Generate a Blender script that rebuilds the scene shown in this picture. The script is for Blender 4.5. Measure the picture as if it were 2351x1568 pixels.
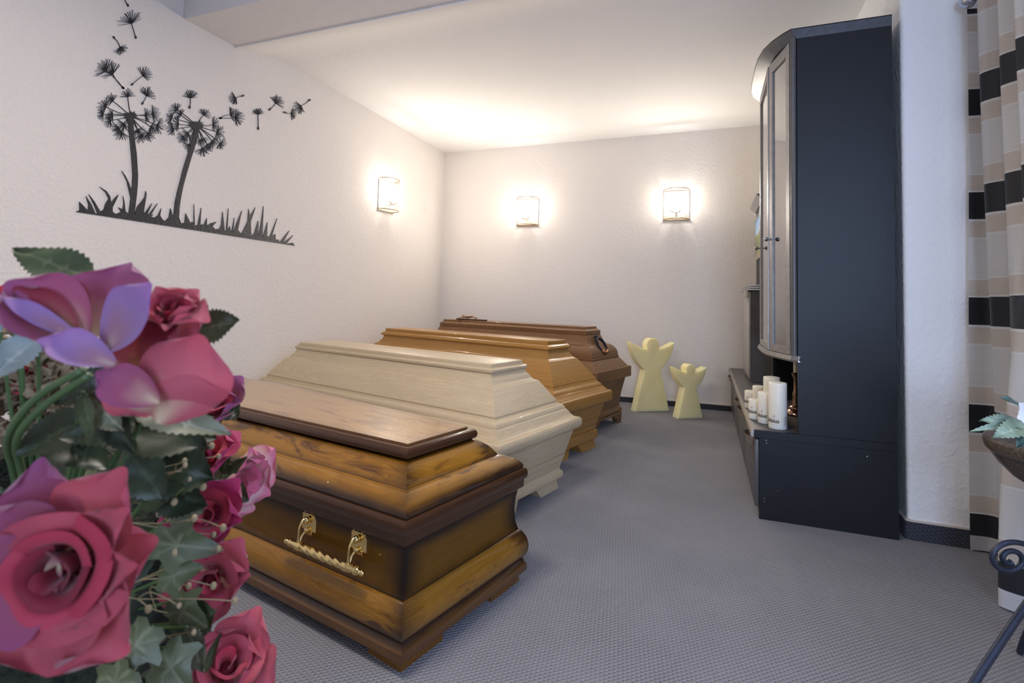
import bpy, bmesh, math, random
from mathutils import Vector, Matrix
R_ = math.radians
sc = bpy.context.scene
for o in list(bpy.data.objects): bpy.data.objects.remove(o)
COL = sc.collection

# ---------------------------------------------------------------- camera
CAM_H = 0.92
F_PX, PP = 1169.8, (1190.1, 631.7)
YAW, PITCH, ROLL = -0.35466, 0.05003, 0.02356
def cam_basis():
    cy, sy, cp, sp, cr, sr = math.cos(YAW), math.sin(YAW), math.cos(PITCH), math.sin(PITCH), math.cos(ROLL), math.sin(ROLL)
    fwd = Vector((sy*cp, cy*cp, sp)); rt = Vector((cy, -sy, 0)); up = rt.cross(fwd)
    return rt*cr + up*sr, up*cr - rt*sr, fwd
CR, CU, CF = cam_basis()
CP = Vector((0, 0, CAM_H))
cd = bpy.data.cameras.new('camera'); cam = bpy.data.objects.new('camera', cd); COL.objects.link(cam)
cam.matrix_world = Matrix(((CR.x, CU.x, -CF.x, 0), (CR.y, CU.y, -CF.y, 0), (CR.z, CU.z, -CF.z, CAM_H), (0, 0, 0, 1)))
cd.sensor_fit = 'HORIZONTAL'; cd.sensor_width = 36; cd.lens = F_PX/2351*36
cd.shift_x = (1175.5-PP[0])/2351; cd.shift_y = -(784-PP[1])/2351
cd.clip_start = 0.02; cd.clip_end = 60
cd.dof.use_dof = True; cd.dof.focus_distance = 2.4; cd.dof.aperture_fstop = 9.0
sc.camera = cam

# ---------------------------------------------------------------- world, exposure, daylight
w = bpy.data.worlds.new('world'); sc.world = w; w.use_nodes = True
w.node_tree.nodes['Background'].inputs[0].default_value = (0.70, 0.80, 1.0, 1)
w.node_tree.nodes['Background'].inputs[1].default_value = 1.0
sc.view_settings.view_transform = 'Standard'; sc.view_settings.look = 'None'
sc.view_settings.gamma = 1; sc.view_settings.use_curve_mapping = False
sc.view_settings.exposure = 0.25

def area_light(name, loc, rot, sx, sy, power, col, spread=180):
    l = bpy.data.lights.new(name, 'AREA'); l.shape = 'RECTANGLE'; l.size = sx; l.size_y = sy
    l.energy = power; l.color = col; l.spread = R_(spread)
    o = bpy.data.objects.new(name, l); o.location = loc; o.rotation_euler = rot; COL.objects.link(o); return o
# daylight coming in by the window beside the camera and by the one in the wall behind it; ceiling lamp light over the front of the room
area_light('window_daylight', (1.075, 0.75, 1.5), (0, R_(90), 0), 1.3, 1.5, 17, (0.42, 0.58, 1.0))
area_light('rear_window_daylight', (0.62, -2.16, 1.20), (R_(90), 0, 0), 0.76, 1.8, 16, (0.50, 0.67, 1.0), 90)
area_light('ceiling_lamp_light', (-0.95, 0.75, 2.44), (0, 0, 0), 0.5, 0.5, 27, (1.0, 0.90, 0.81))
SCONCE_E = 980.0

# ---------------------------------------------------------------- helpers
def from_px(x, y, d):
    "world point that the photograph shows at pixel x, y when it stands d metres in front of the camera"
    return CP + (CR*((x-PP[0])/F_PX) + CU*(-(y-PP[1])/F_PX) + CF)*d
def px_on(x, y, axis, val):
    d = from_px(x, y, 1) - CP
    return CP + d*((val-CP[axis])/d[axis])
def mesh_obj(name, verts, faces, mat=None, parent=None, smooth=None, loc=None, mats=None, midx=None, attrs=None):
    me = bpy.data.meshes.new(name); me.from_pydata([tuple(v) for v in verts], [], faces)
    if mats:
        for m in mats: me.materials.append(m)
        if midx: me.polygons.foreach_set('material_index', midx)
    elif mat: me.materials.append(mat)
    if attrs:
        for an, vals in attrs.items():
            a = me.attributes.new(an, 'FLOAT', 'POINT'); a.data.foreach_set('value', vals)
    if smooth is not None:
        me.polygons.foreach_set('use_smooth', [True]*len(me.polygons))
        if smooth < 180: me.set_sharp_from_angle(angle=R_(smooth))
    me.update()
    o = bpy.data.objects.new(name, me); COL.objects.link(o)
    if parent: o.parent = parent
    if loc: o.location = loc
    return o
def tag(o, label=None, cat=None, group=None, kind=None):
    if label: o['label'] = label
    if cat: o['category'] = cat
    if group: o['group'] = group
    if kind: o['kind'] = kind
    return o
def thing(name, label, cat, loc=(0, 0, 0), rz=0, group=None):
    o = bpy.data.objects.new(name, None); COL.objects.link(o); o.empty_display_size = 0.05
    o.location = loc; o.rotation_euler = (0, 0, rz)
    return tag(o, label, cat, group)
class MB:
    "collects shapes into one mesh"
    def __init__(s): s.v = []; s.f = []
    def add(s, v, f):
        n = len(s.v); s.v += [Vector(p) for p in v]; s.f += [tuple(i+n for i in q) for q in f]; return s
    def box(s, x0, x1, y0, y1, z0, z1):
        return s.add([(x0,y0,z0),(x1,y0,z0),(x1,y1,z0),(x0,y1,z0),(x0,y0,z1),(x1,y0,z1),(x1,y1,z1),(x0,y1,z1)],
                     [(0,3,2,1),(4,5,6,7),(0,1,5,4),(1,2,6,5),(2,3,7,6),(3,0,4,7)])
    def prism(s, poly, z0, z1):
        n = len(poly); v = [(p[0],p[1],z0) for p in poly]+[(p[0],p[1],z1) for p in poly]
        return s.add(v, [tuple(range(n-1,-1,-1)), tuple(range(n,2*n))]+[(i,(i+1)%n,n+(i+1)%n,n+i) for i in range(n)])
    def tube(s, pts, r, seg=8, cap=True):
        pts = [Vector(p) for p in pts]; n = len(pts); rr = r if isinstance(r, (list, tuple)) else [r]*n
        t0 = (pts[1]-pts[0]).normalized(); a = t0.orthogonal().normalized(); v = []
        for i, p in enumerate(pts):
            t = (pts[min(i+1,n-1)]-pts[max(i-1,0)]).normalized(); a = (a-t*a.dot(t)).normalized(); b = t.cross(a)
            for k in range(seg):
                q = 2*math.pi*k/seg; v.append(p+(a*math.cos(q)+b*math.sin(q))*rr[i])
        f = [(i*seg+k, i*seg+(k+1)%seg, (i+1)*seg+(k+1)%seg, (i+1)*seg+k) for i in range(n-1) for k in range(seg)]
        if cap: f += [tuple(range(seg-1,-1,-1)), tuple((n-1)*seg+k for k in range(seg))]
        return s.add(v, f)
    def lathe(s, prof, seg=32, axis_o=(0,0,0), ax=None, a0=0, a1=None):
        "prof: (radius, height) along axis"
        ax = Vector(ax or (0,0,1)).normalized(); A = ax.orthogonal().normalized() if abs(ax.z) < .99 else Vector((1,0,0)); B = ax.cross(A); o = Vector(axis_o)
        v = []; 
        for r, h in prof:
            for k in range(seg):
                q = 2*math.pi*k/seg; v.append(o+ax*h+(A*math.cos(q)+B*math.sin(q))*r)
        n = len(prof)
        f = [(i*seg+k, i*seg+(k+1)%seg, (i+1)*seg+(k+1)%seg, (i+1)*seg+k) for i in range(n-1) for k in range(seg)]
        f += [tuple(range(seg-1,-1,-1)), tuple((n-1)*seg+k for k in range(seg))]
        return s.add(v, f)
    def ball(s, c, r, seg=10, rings=6, sc3=(1,1,1)):
        prof = [(max(1e-4, r*math.sin(math.pi*i/rings)), -r*math.cos(math.pi*i/rings)) for i in range(rings+1)]
        m = MB().lathe(prof, seg); c = Vector(c)
        return s.add([Vector((p.x*sc3[0], p.y*sc3[1], p.z*sc3[2]))+c for p in m.v], m.f)
    def build(s, name, mat=None, parent=None, smooth=None, loc=None, **k): return mesh_obj(name, s.v, s.f, mat, parent, smooth, loc, **k)
def rbox(x0, x1, y0, y1, z0, z1, b=0.003):
    "box with rounded edges, as bmesh data"
    bm = bmesh.new(); bmesh.ops.create_cube(bm, size=1)
    for v in bm.verts: v.co = Vector(((x0+x1)/2+v.co.x*(x1-x0), (y0+y1)/2+v.co.y*(y1-y0), (z0+z1)/2+v.co.z*(z1-z0)))
    bmesh.ops.bevel(bm, geom=list(bm.edges), offset=b, segments=2, profile=.5, affect='EDGES')
    bm.verts.index_update(); m = MB().add([v.co.copy() for v in bm.verts], [tuple(v.index for v in f.verts) for f in bm.faces]); bm.free(); return m

# ---------------------------------------------------------------- materials
def new_mat(name):
    m = bpy.data.materials.new(name); m.use_nodes = True; nt = m.node_tree
    return m, nt, nt.nodes['Principled BSDF']
def N(nt, t, **k):
    n = nt.nodes.new(t)
    for a, b in k.items(): setattr(n, a, b)
    return n
def L(nt, a, b): nt.links.new(a, b)
def ramp(nt, fac, stops):
    r = N(nt, 'ShaderNodeValToRGB'); e = r.color_ramp.elements
    while len(e) < len(stops): e.new(0.5)
    for el, (p, c) in zip(e, stops): el.position = p; el.color = (*c, 1) if len(c) == 3 else c
    L(nt, fac, r.inputs[0]); return r.outputs[0]
def coords(nt, scale=(1,1,1), rot=(0,0,0), loc=(0,0,0), kind='Object'):
    t = N(nt, 'ShaderNodeTexCoord'); m = N(nt, 'ShaderNodeMapping')
    m.inputs['Scale'].default_value = scale; m.inputs['Rotation'].default_value = rot; m.inputs['Location'].default_value = loc
    L(nt, t.outputs[kind], m.inputs[0]); return m.outputs[0]
def noise(nt, vec, scale, detail=3, rough=.5, dist=0):
    n = N(nt, 'ShaderNodeTexNoise'); n.inputs['Scale'].default_value = scale; n.inputs['Detail'].default_value = detail
    n.inputs['Roughness'].default_value = rough; n.inputs['Distortion'].default_value = dist
    L(nt, vec, n.inputs['Vector']); return n.outputs['Fac']
def mixc(nt, fac, a, b, blend='MIX'):
    m = N(nt, 'ShaderNodeMix', data_type='RGBA', blend_type=blend)
    for s, v in ((m.inputs[0], fac), (m.inputs[6], a), (m.inputs[7], b)):
        if isinstance(v, (int, float)): s.default_value = v
        elif isinstance(v, tuple): s.default_value = (*v, 1) if len(v) == 3 else v
        else: L(nt, v, s)
    return m.outputs[2]
def math_(nt, op, a, b=None, c=None):
    m = N(nt, 'ShaderNodeMath', operation=op)
    for s, v in zip(m.inputs, (a, b, c)):
        if v is None: continue
        if isinstance(v, (int, float)): s.default_value = v
        else: L(nt, v, s)
    return m.outputs[0]
def bump(nt, bsdf, h, strength=.3, dist=.002):
    b = N(nt, 'ShaderNodeBump'); b.inputs['Strength'].default_value = strength; b.inputs['Distance'].default_value = dist
    L(nt, h, b.inputs['Height']); L(nt, b.outputs[0], bsdf.inputs['Normal'])
def plain(name, col, rough=.5, metal=0, var=.12, vscale=30, bmp=0, bscale=200, coat=0, spec=.5, bdist=.001, emit=None):
    m, nt, b = new_mat(name); c = coords(nt)
    n = noise(nt, c, vscale, 3)
    lo = tuple(x*(1-var) for x in col); hi = tuple(min(1, x*(1+var)) for x in col)
    L(nt, ramp(nt, n, [(.3, lo), (.7, hi)]), b.inputs['Base Color'])
    b.inputs['Roughness'].default_value = rough; b.inputs['Metallic'].default_value = metal
    b.inputs['Coat Weight'].default_value = coat; b.inputs['Coat Roughness'].default_value = .06
    b.inputs['Specular IOR Level'].default_value = spec
    if bmp: bump(nt, b, noise(nt, c, bscale, 3), bmp, bdist)
    if emit: b.inputs['Emission Color'].default_value = (*emit[:3], 1); b.inputs['Emission Strength'].default_value = emit[3]
    return m
def wallpaper(name, col, sc_=55, strength=.55):
    m, nt, b = new_mat(name); c = coords(nt)
    n1 = noise(nt, c, sc_, 2, .55, .6); n2 = noise(nt, c, sc_*3.1, 2); big = noise(nt, c, 1.3, 2)
    L(nt, mixc(nt, ramp(nt, big, [(.3, (0,0,0)), (.7, (1,1,1))]), tuple(x*.97 for x in col), col), b.inputs['Base Color'])
    b.inputs['Roughness'].default_value = .85; b.inputs['Specular IOR Level'].default_value = .25
    bump(nt, b, math_(nt, 'ADD', math_(nt, 'POWER', n1, 2.0), math_(nt, 'MULTIPLY', n2, .25)), strength, .006)
    return m
def wood(name, light, dark, rough=.35, coat=.3, rot=0, gs=1.0, ring=.5, burst=None, streak=None, spec=.2):
    "grain runs along local x (rot 0) or y (rot 90)"
    m, nt, b = new_mat(name)
    t = N(nt, 'ShaderNodeTexCoord'); mp = N(nt, 'ShaderNodeMapping'); mp.inputs['Rotation'].default_value = (0, 0, R_(rot))
    L(nt, t.outputs['Object'], mp.inputs[0])
    m2 = N(nt, 'ShaderNodeMapping'); m2.inputs['Scale'].default_value = (1.1*gs, 13*gs, 13*gs); L(nt, mp.outputs[0], m2.inputs[0])
    m3 = N(nt, 'ShaderNodeMapping'); m3.inputs['Scale'].default_value = (2.5, 120, 120); L(nt, mp.outputs[0], m3.inputs[0])
    n1 = noise(nt, m2.outputs[0], 1.6, 4, .55, .9)
    saw = math_(nt, 'FRACT', math_(nt, 'MULTIPLY', n1, 9.0))
    fine = noise(nt, m3.outputs[0], 1.0, 3, .6)
    f = math_(nt, 'ADD', math_(nt, 'MULTIPLY', saw, ring), math_(nt, 'MULTIPLY', fine, 1-ring))
    col = ramp(nt, f, [(.15, dark), (.75, light)])
    m4 = N(nt, 'ShaderNodeMapping'); m4.inputs['Scale'].default_value = (1.2, 4, 4); L(nt, mp.outputs[0], m4.inputs[0])
    pv = noise(nt, m4.outputs[0], 1.5, 3, .5, .5)
    col = mixc(nt, ramp(nt, pv, [(.35, (.0,.0,.0)), (.7, (.5,.5,.5))]), col, tuple(x*.82 for x in light))
    if streak:
        m5 = N(nt, 'ShaderNodeMapping'); m5.inputs['Scale'].default_value = (2.2, 9, 9); L(nt, mp.outputs[0], m5.inputs[0])
        sv = noise(nt, m5.outputs[0], 1.3, 4, .6, 1.2)
        col = mixc(nt, ramp(nt, sv, [(.545, (0,0,0)), (.64, (.9,.9,.9))]), col, streak)
    if burst:
        at = N(nt, 'ShaderNodeAttribute'); at.attribute_name = 'burst'
        nn = noise(nt, mp.outputs[0], 9, 2)
        fac = math_(nt, 'ADD', at.outputs['Fac'], math_(nt, 'MULTIPLY', math_(nt, 'SUBTRACT', nn, .5), .35))
        col = mixc(nt, ramp(nt, fac, [(.12, (0,0,0)), (.92, (1,1,1))]), col, burst)
    L(nt, col, b.inputs['Base Color']); b.inputs['Roughness'].default_value = rough
    b.inputs['Specular IOR Level'].default_value = spec; b.inputs['Coat Weight'].default_value = coat; b.inputs['Coat Roughness'].default_value = .06
    bump(nt, b, fine, .08, .001)
    return m
def wood_pair(name, *a, **k): return [wood(name+'_long', *a, rot=0, **k), wood(name+'_cross', *a, rot=90, **k)]
def metal(name, col, rough=.2, bmp=0):
    return plain(name, col, rough, 1.0, .06, 40, bmp, 300)
def thin_glass(name, tint=(1,1,1), refl_rough=.02, weight=1.0):
    m, nt, b = new_mat(name); out = nt.nodes['Material Output']
    tr = N(nt, 'ShaderNodeBsdfTransparent'); tr.inputs[0].default_value = (*tint, 1)
    gl = N(nt, 'ShaderNodeBsdfGlossy'); gl.inputs['Roughness'].default_value = refl_rough
    fr = N(nt, 'ShaderNodeFresnel'); fr.inputs[0].default_value = 1.5
    mx = N(nt, 'ShaderNodeMixShader'); L(nt, math_(nt, 'MULTIPLY', fr.outputs[0], weight), mx.inputs[0]); L(nt, tr.outputs[0], mx.inputs[1]); L(nt, gl.outputs[0], mx.inputs[2])
    L(nt, mx.outputs[0], out.inputs[0]); nt.nodes.remove(b); return m
def petal_mat(name, stops, trans=.25):
    m, nt, b = new_mat(name); out = nt.nodes['Material Output']
    at = N(nt, 'ShaderNodeAttribute'); at.attribute_name = 'pv'
    c = coords(nt); nn = noise(nt, c, 60, 3)
    fac = math_(nt, 'ADD', at.outputs['Fac'], math_(nt, 'MULTIPLY', math_(nt, 'SUBTRACT', nn, .5), .18))
    col = ramp(nt, fac, stops); L(nt, col, b.inputs['Base Color'])
    b.inputs['Roughness'].default_value = .6; b.inputs['Sheen Weight'].default_value = .25; b.inputs['Specular IOR Level'].default_value = .3
    bump(nt, b, noise(nt, c, 900, 2), .06, .0005)
    tl = N(nt, 'ShaderNodeBsdfTranslucent'); L(nt, col, tl.inputs[0])
    mx = N(nt, 'ShaderNodeMixShader'); mx.inputs[0].default_value = trans
    L(nt, b.outputs[0], mx.inputs[1]); L(nt, tl.outputs[0], mx.inputs[2]); L(nt, mx.outputs[0], out.inputs[0]); return m
def leaf_mat(name, col, vein, rough=.45):
    m, nt, b = new_mat(name); at = N(nt, 'ShaderNodeAttribute'); at.attribute_name = 'pv'
    c = coords(nt); nn = noise(nt, c, 45, 3)
    base = mixc(nt, ramp(nt, nn, [(.35, (0,0,0)), (.7, (1,1,1))]), tuple(x*.7 for x in col), tuple(x*1.15 for x in col))
    L(nt, mixc(nt, ramp(nt, at.outputs['Fac'], [(.0, (1,1,1)), (.10, (0,0,0))]), base, vein), b.inputs['Base Color'])
    b.inputs['Roughness'].default_value = rough; bump(nt, b, nn, .2, .002); return m

WALL = wallpaper('woodchip_wallpaper', (.82, .77, .72))
PILL = wallpaper('white_woodchip_wallpaper', (.87, .87, .88), 42)
CEIL = wallpaper('ceiling_paint', (.88, .87, .86), 70, .35)
BEAM = plain('beam_paint', (.80, .77, .75), .8, var=.02)
def carpet_mat(name, col, pitch=.0105, rot=R_(41), strength=.8, rx=0):
    m, nt, b = new_mat(name); c = coords(nt, rot=(rx, 0, -rot))
    nz = N(nt, 'ShaderNodeTexNoise'); nz.inputs['Scale'].default_value = 60; L(nt, c, nz.inputs['Vector'])
    s = N(nt, 'ShaderNodeSeparateXYZ'); ad = N(nt, 'ShaderNodeVectorMath', operation='MULTIPLY_ADD')
    L(nt, nz.outputs['Color'], ad.inputs[0]); ad.inputs[1].default_value = (.004, .004, 0); L(nt, c, ad.inputs[2]); L(nt, ad.outputs[0], s.inputs[0])
    k = 2*math.pi/pitch
    row = math_(nt, 'SINE', math_(nt, 'MULTIPLY', s.outputs[1], k))
    ph = math_(nt, 'MULTIPLY', math_(nt, 'ROUND', math_(nt, 'DIVIDE', s.outputs[1], pitch)), math.pi)
    st = math_(nt, 'SINE', math_(nt, 'ADD', math_(nt, 'MULTIPLY', s.outputs[0], k*.8), ph))
    h = math_(nt, 'ADD', math_(nt, 'MULTIPLY', row, .5), math_(nt, 'MULTIPLY', st, .38))
    tone = ramp(nt, math_(nt, 'MULTIPLY_ADD', h, .5, .5), [(.12, tuple(x*.42 for x in col)), (.62, col), (1, tuple(x*1.22 for x in col))])
    wear = noise(nt, coords(nt), 2.2, 4, .6)
    fib = noise(nt, coords(nt), 420, 2)
    tone = mixc(nt, ramp(nt, wear, [(.4, (0,0,0)), (.75, (.35,.35,.35))]), tone, tuple(min(1, x*1.35) for x in col))
    tone = mixc(nt, math_(nt, 'MULTIPLY', fib, .4), tone, tuple(x*.6 for x in col))
    L(nt, tone, b.inputs['Base Color']); b.inputs['Roughness'].default_value = .95; b.inputs['Specular IOR Level'].default_value = .1
    b.inputs['Sheen Weight'].default_value = .15
    bump(nt, b, h, strength, .002); return m
CARPET = carpet_mat('grey_blue_woven_carpet', (.262, .256, .275))
CARPET2 = carpet_mat('carpet_skirting', (.060, .066, .085), .013, R_(45), .6, R_(90))
SKIRT = plain('dark_skirting', (.022, .022, .028), .5, bmp=.2)
LIP = plain('skirting_lip', (.62, .56, .50), .5, var=.04)

# ---------------------------------------------------------------- room
XL, YB, XR, YP, XW, YF = -2.694, 4.866, 0.765, 2.523, 1.10, -2.2
ZC, ZB, ZF = 2.512, 2.42, 2.52
def struct(name, mb, mat, smooth=None, parent=None):
    o = mb.build(name, mat, parent, smooth)
    if not parent: o['kind'] = 'structure'
    return o
struct('floor', MB().box(XL-.1, XW+.1, YF-.1, YB+.1, -.1, 0), CARPET)
struct('wall_left', MB().box(XL-.12, XL, YF, YB+.1, 0, 2.424).box(XL-.12, XL-.012, YF, 1.908, 2.424, 2.66).box(XL-.12, XL, 1.9085, YB+.1, 2.424, 2.66), WALL)
struct('wall_back', MB().box(XL, XR+.1, YB, YB+.12, 0, 2.66), WALL)
struct('wall_front', MB().box(XL, XW+.1, YF-.12, YF, 0, .25).box(XL, .2, YF-.12, YF, .25, 2.66).box(1.04, XW+.1, YF-.12, YF, .25, 2.66).box(.2, 1.04, YF-.12, YF, 2.15, 2.66), WALL)
# right wall: cabinet bay behind, rounded pillar, window wall beside the camera
rc = [(XR+.02-.02*math.cos(R_(a)), YP+.02-.02*math.sin(R_(a))) for a in range(0, 91, 15)]
struct('wall_right', MB().prism([(XR, YB)]+rc+[(XW+.1, YP), (XW+.1, YB)], 0, 2.66), PILL, 40)
struct('wall_window', MB().box(XW, XW+.12, YF, YP, 0, .75).box(XW, XW+.12, YF, YP, 2.28, 2.66).box(XW, XW+.12, YF, -.05, .75, 2.28).box(XW, XW+.12, 1.55, YP, .75, 2.28), PILL)
# ceiling: lower bay behind the beam with a cove, beam, higher ceiling over the camera
cv = [(2.231, 2.414), (2.26, 2.418), (2.32, 2.436), (2.40, 2.465), (2.48, 2.490), (2.56, 2.504), (2.66, ZC), (YB+.1, ZC), (YB+.1, 2.70), (2.231, 2.70)]
v = [(XL-.1, y, z) for y, z in cv]+[(XW+.1, y, z) for y, z in cv]; n = len(cv)
struct('ceiling', MB().add(v, [tuple(range(n)), tuple(range(2*n-1, n-1, -1))]+[(i, n+i, n+(i+1)%n, (i+1)%n) for i in range(n)]), CEIL, 40)
struct('trim_1', MB().box(XL, XW+.1, 1.908, 2.231, ZB, 2.66), BEAM)
struct('ceiling_front', MB().box(XL-.1, XW+.1, YF-.1, 1.908, 2.545, 2.66), CEIL)
struct('baseboard_back', MB().box(XL, XR, YB-.012, YB, 0, .047), SKIRT)
struct('trim_2', MB().box(XL, XR, YB-.013, YB, .047, .053), LIP)
struct('baseboard_left', MB().box(XL, XL+.012, YF, YB-.012, 0, .047), SKIRT)
struct('baseboard_right', MB().prism([(XR-.012, YB-.012)]+[(p[0]-.010, p[1]-.010) for p in rc]+[(XW, YP-.012), (XW, YP), (XR+.02, YP+.02), (XR, YB-.012)], 0, .072), CARPET2, 40)
struct('trim_3', MB().prism([(XR-.013, YB-.012)]+[(p[0]-.011, p[1]-.011) for p in rc]+[(XW, YP-.013), (XW, YP), (XR+.02, YP+.02), (XR, YB-.012)], .072, .078), LIP, 40)
FRAME_W = plain('white_window_frame', (.8, .8, .8), .35, var=.02)
PANE = plain('daylit_pane', (.8, .85, .9), .1, var=.02)
wb = struct('window_1', MB().box(XW+.03, XW+.09, -.05, .01, .75, 2.28).box(XW+.03, XW+.09, 1.49, 1.55, .75, 2.28).box(XW+.03, XW+.09, .72, .78, .81, 2.22).box(XW+.03, XW+.09, .01, 1.49, .75, .81).box(XW+.03, XW+.09, .01, 1.49, 2.22, 2.28), FRAME_W)
struct('window_2', MB().box(.2, .26, YF-.09, YF-.03, .25, 2.15).box(.98, 1.04, YF-.09, YF-.03, .25, 2.15).box(.26, .98, YF-.09, YF-.03, .25, .31).box(.26, .98, YF-.09, YF-.03, 2.09, 2.15), FRAME_W)
GL = thin_glass('window_glass')
for nm, q in (('window_1', ((XW+.06, XW+.064, .01, .72, .81, 2.22), (XW+.06, XW+.064, .78, 1.49, .81, 2.22))), ('window_2', ((.26, .98, YF-.062, YF-.058, .31, 2.09),))):
    for a in q: MB().box(*a).build('pane', GL, bpy.data.objects[nm])
# round blank cover on the left wall
cvr = MB().lathe([(.034, 0), (.034, .003), (.031, .005), (.001, .005)], 32, ax=(1, 0, 0)).build('socket_cover', plain('cover_white', (.78,.72,.68), .4, var=.02), None, 40, tuple(px_on(977, 475, 0, XL)))
tag(cvr, 'flat round blank cover on left wall between lamp and corner', 'cover')
# ceiling lamp over the front part of the room
cl = thing('ceiling_lamp', 'flat square ceiling lamp over the front of the room', 'lamp', (-.95, .75, 2.45))
MB().box(-.27, .27, -.27, .27, .02, .095).build('housing', FRAME_W, cl)

# ---------------------------------------------------------------- coffins
def offset_poly(poly, o):
    n = len(poly); out = []
    for i in range(n):
        a, b, c = Vector(poly[i-1]), Vector(poly[i]), Vector(poly[(i+1) % n])
        d1, d2 = (b-a).normalized(), (c-b).normalized(); n1, n2 = Vector((d1.y, -d1.x)), Vector((d2.y, -d2.x))
        m = (n1+n2); m = m/(1+n1.dot(n2)); out.append(b+m*o)
    return out
def loft(poly, prof, sub=1, burst=None, cap_top=True, cap_bot=True):
    "ring of mouldings: prof = (offset, z[, burst]) from below up, poly counter-clockwise"
    v = []; f = []; mi = []; bu = []; n = len(poly); per = n*sub; mid = max(1, len(prof)-1)
    for j, pr in enumerate(prof):
        q = offset_poly(poly, pr[0])
        for i in range(n):
            a, b = q[i], q[(i+1) % n]; ln = (b-a).length
            for k in range(sub):
                t = k/sub; p = a.lerp(b, t); v.append((p.x, p.y, pr[1]))
                e = min(t, 1-t)*ln
                turn = 1.0
                bc = max(0, 1-e/.11)**1.3 if n == 4 or True else 0
                bu.append(min(1, max(pr[2] if len(pr) > 2 else 0, bc*(burst or 0))))
    for j in range(len(prof)-1):
        for i in range(n):
            dx, dy = poly[(i+1) % n][0]-poly[i][0], poly[(i+1) % n][1]-poly[i][1]
            for k in range(sub):
                s = i*sub+k; e = (s+1) % per
                f.append((j*per+s, j*per+e, (j+1)*per+e, (j+1)*per+s)); mi.append(1 if abs(dy) > abs(dx) else 0)
    if cap_bot: f.append(tuple(range(per-1, -1, -1))); mi.append(0)
    if cap_top:
        t0 = (len(prof)-1)*per
        if burst:
            # inset fan so that the stain can run to the edge of the flat top
            base = len(v); q1 = offset_poly(poly, prof[-1][0]-.045)
            for i in range(n):
                for k in range(sub):
                    p = q1[i].lerp(q1[(i+1) % n], k/sub); v.append((p.x, p.y, prof[-1][1])); bu.append(0)
            for s in range(per): f.append((t0+s, t0+(s+1) % per, base+(s+1) % per, base+s)); mi.append(0)
            f.append(tuple(range(base, base+per))); mi.append(0)
        else: f.append(tuple(range(t0, t0+per))); mi.append(0)
    return v, f, mi, bu
def coffin_part(name, parent, poly, prof, mats, sub=1, burst=None, ang=32, **k):
    v, f, mi, bu = loft(poly, prof, sub, burst, **k)
    return mesh_obj(name, v, f, None, parent, ang, mats=mats, midx=mi, attrs={'burst': bu} if burst else None)
def rect_poly(Ln, W): return [(-Ln, -W/2), (0, -W/2), (0, W/2), (-Ln, W/2)]     # foot end at x = 0
def hex_poly(Ln, wf, ws, wh, s): return [(-Ln, -wh/2), (-s, -ws/2), (0, -wf/2), (0, wf/2), (-s, ws/2), (-Ln, wh/2)]
def foot_mesh(cx, cy, sx, sy, lx, ly, h, flare=.0, top=.0):
    "block foot at a corner: sx, sy say which way is inward; flare: how far the foot kicks outward at its base; top: how much wider it is above"
    xo, yo = cx, cy; xi, yi = cx+sx*lx, cy+sy*ly
    b = [(xo-sx*flare*0, yo), (xi, yo), (xi, yi), (xo, yi)]
    tx, ty = xi+sx*top, yi+sy*top
    t = [(xo+sx*flare, yo+sy*flare), (tx, yo+sy*flare), (tx, ty), (xo+sx*flare, ty)]
    v = [(p[0], p[1], 0) for p in b]+[(p[0], p[1], h) for p in t]
    f = [(0,3,2,1),(4,5,6,7),(0,1,5,4),(1,2,6,5),(2,3,7,6),(3,0,4,7)]
    if sx*sy < 0: f = [tuple(reversed(q)) for q in f]
    return v, f
def feet(root, poly, mats, lx, ly, h, flare=0, top=0):
    xs = [p[0] for p in poly]; x0 = min(xs); head = [p for p in poly if p[0] == x0]; ft = [p for p in poly if p[0] == 0]
    for c in head+ft:
        sx = 1 if c[0] == x0 else -1; sy = 1 if c[1] < 0 else -1
        v, f = foot_mesh(c[0], c[1], sx, sy, lx, ly, h, flare, top); mesh_obj('foot', v, f, None, root, None, mats=mats)
def place_coffin(root, fr_corner, yaw, width):
    "fr_corner: where the far corner of the foot end stands"
    a = R_(yaw); vx, vy = -math.sin(a), math.cos(a)
    root.location = (fr_corner[0]-vx*width/2, fr_corner[1]-vy*width/2, 0); root.rotation_euler = (0, 0, a)

# front coffin: lacquered, stained dark towards its edges, tapered plan
DARKW = wood_pair('amber_lacquered_wood', (.33, .148, .013), (.20, .080, .006), rough=.3, coat=.6, ring=.35, gs=.7, burst=(.020, .0075, .0030), streak=(.060, .018, .004))
PANW = wood_pair('deep_amber_panel', (.16, .068, .0045), (.11, .044, .003), rough=.34, coat=.22, ring=.25, gs=.7, burst=(.012, .005, .0025))
TOPW = wood_pair('pale_lacquered_top', (.42, .235, .072), (.30, .150, .036), rough=.26, coat=.8, ring=.28, gs=.7, burst=(.11, .045, .018), streak=(.20, .085, .025))
EDGEW = wood_pair('dark_brown_lacquer', (.068, .026, .009), (.040, .014, .005), rough=.3, coat=.55, ring=.2, gs=.8)
PLW = wood_pair('brown_plinth_lacquer', (.20, .082, .010), (.12, .044, .006), rough=.25, coat=.9, ring=.25, gs=.8, burst=(.035, .012, .005))
dk = thing('coffin', 'glossy amber and dark brown tapered coffin with gilt handle, nearest the camera', 'coffin', group='coffins side by side on the carpet')
DW = .515; dp = hex_poly(1.90, DW, DW+.150, DW+.02, 1.36)
place_coffin(dk, (-.575, 1.626), -14.2, DW)
feet(dk, dp, PLW, .12, .15, .032)
coffin_part('plinth', dk, dp, [(-.03,.030,.7),(.014,.030,.7),(.018,.035,.5),(.018,.056,.35),(.012,.062,.6),(.008,.075,1)], PLW, 24, .55)
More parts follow.
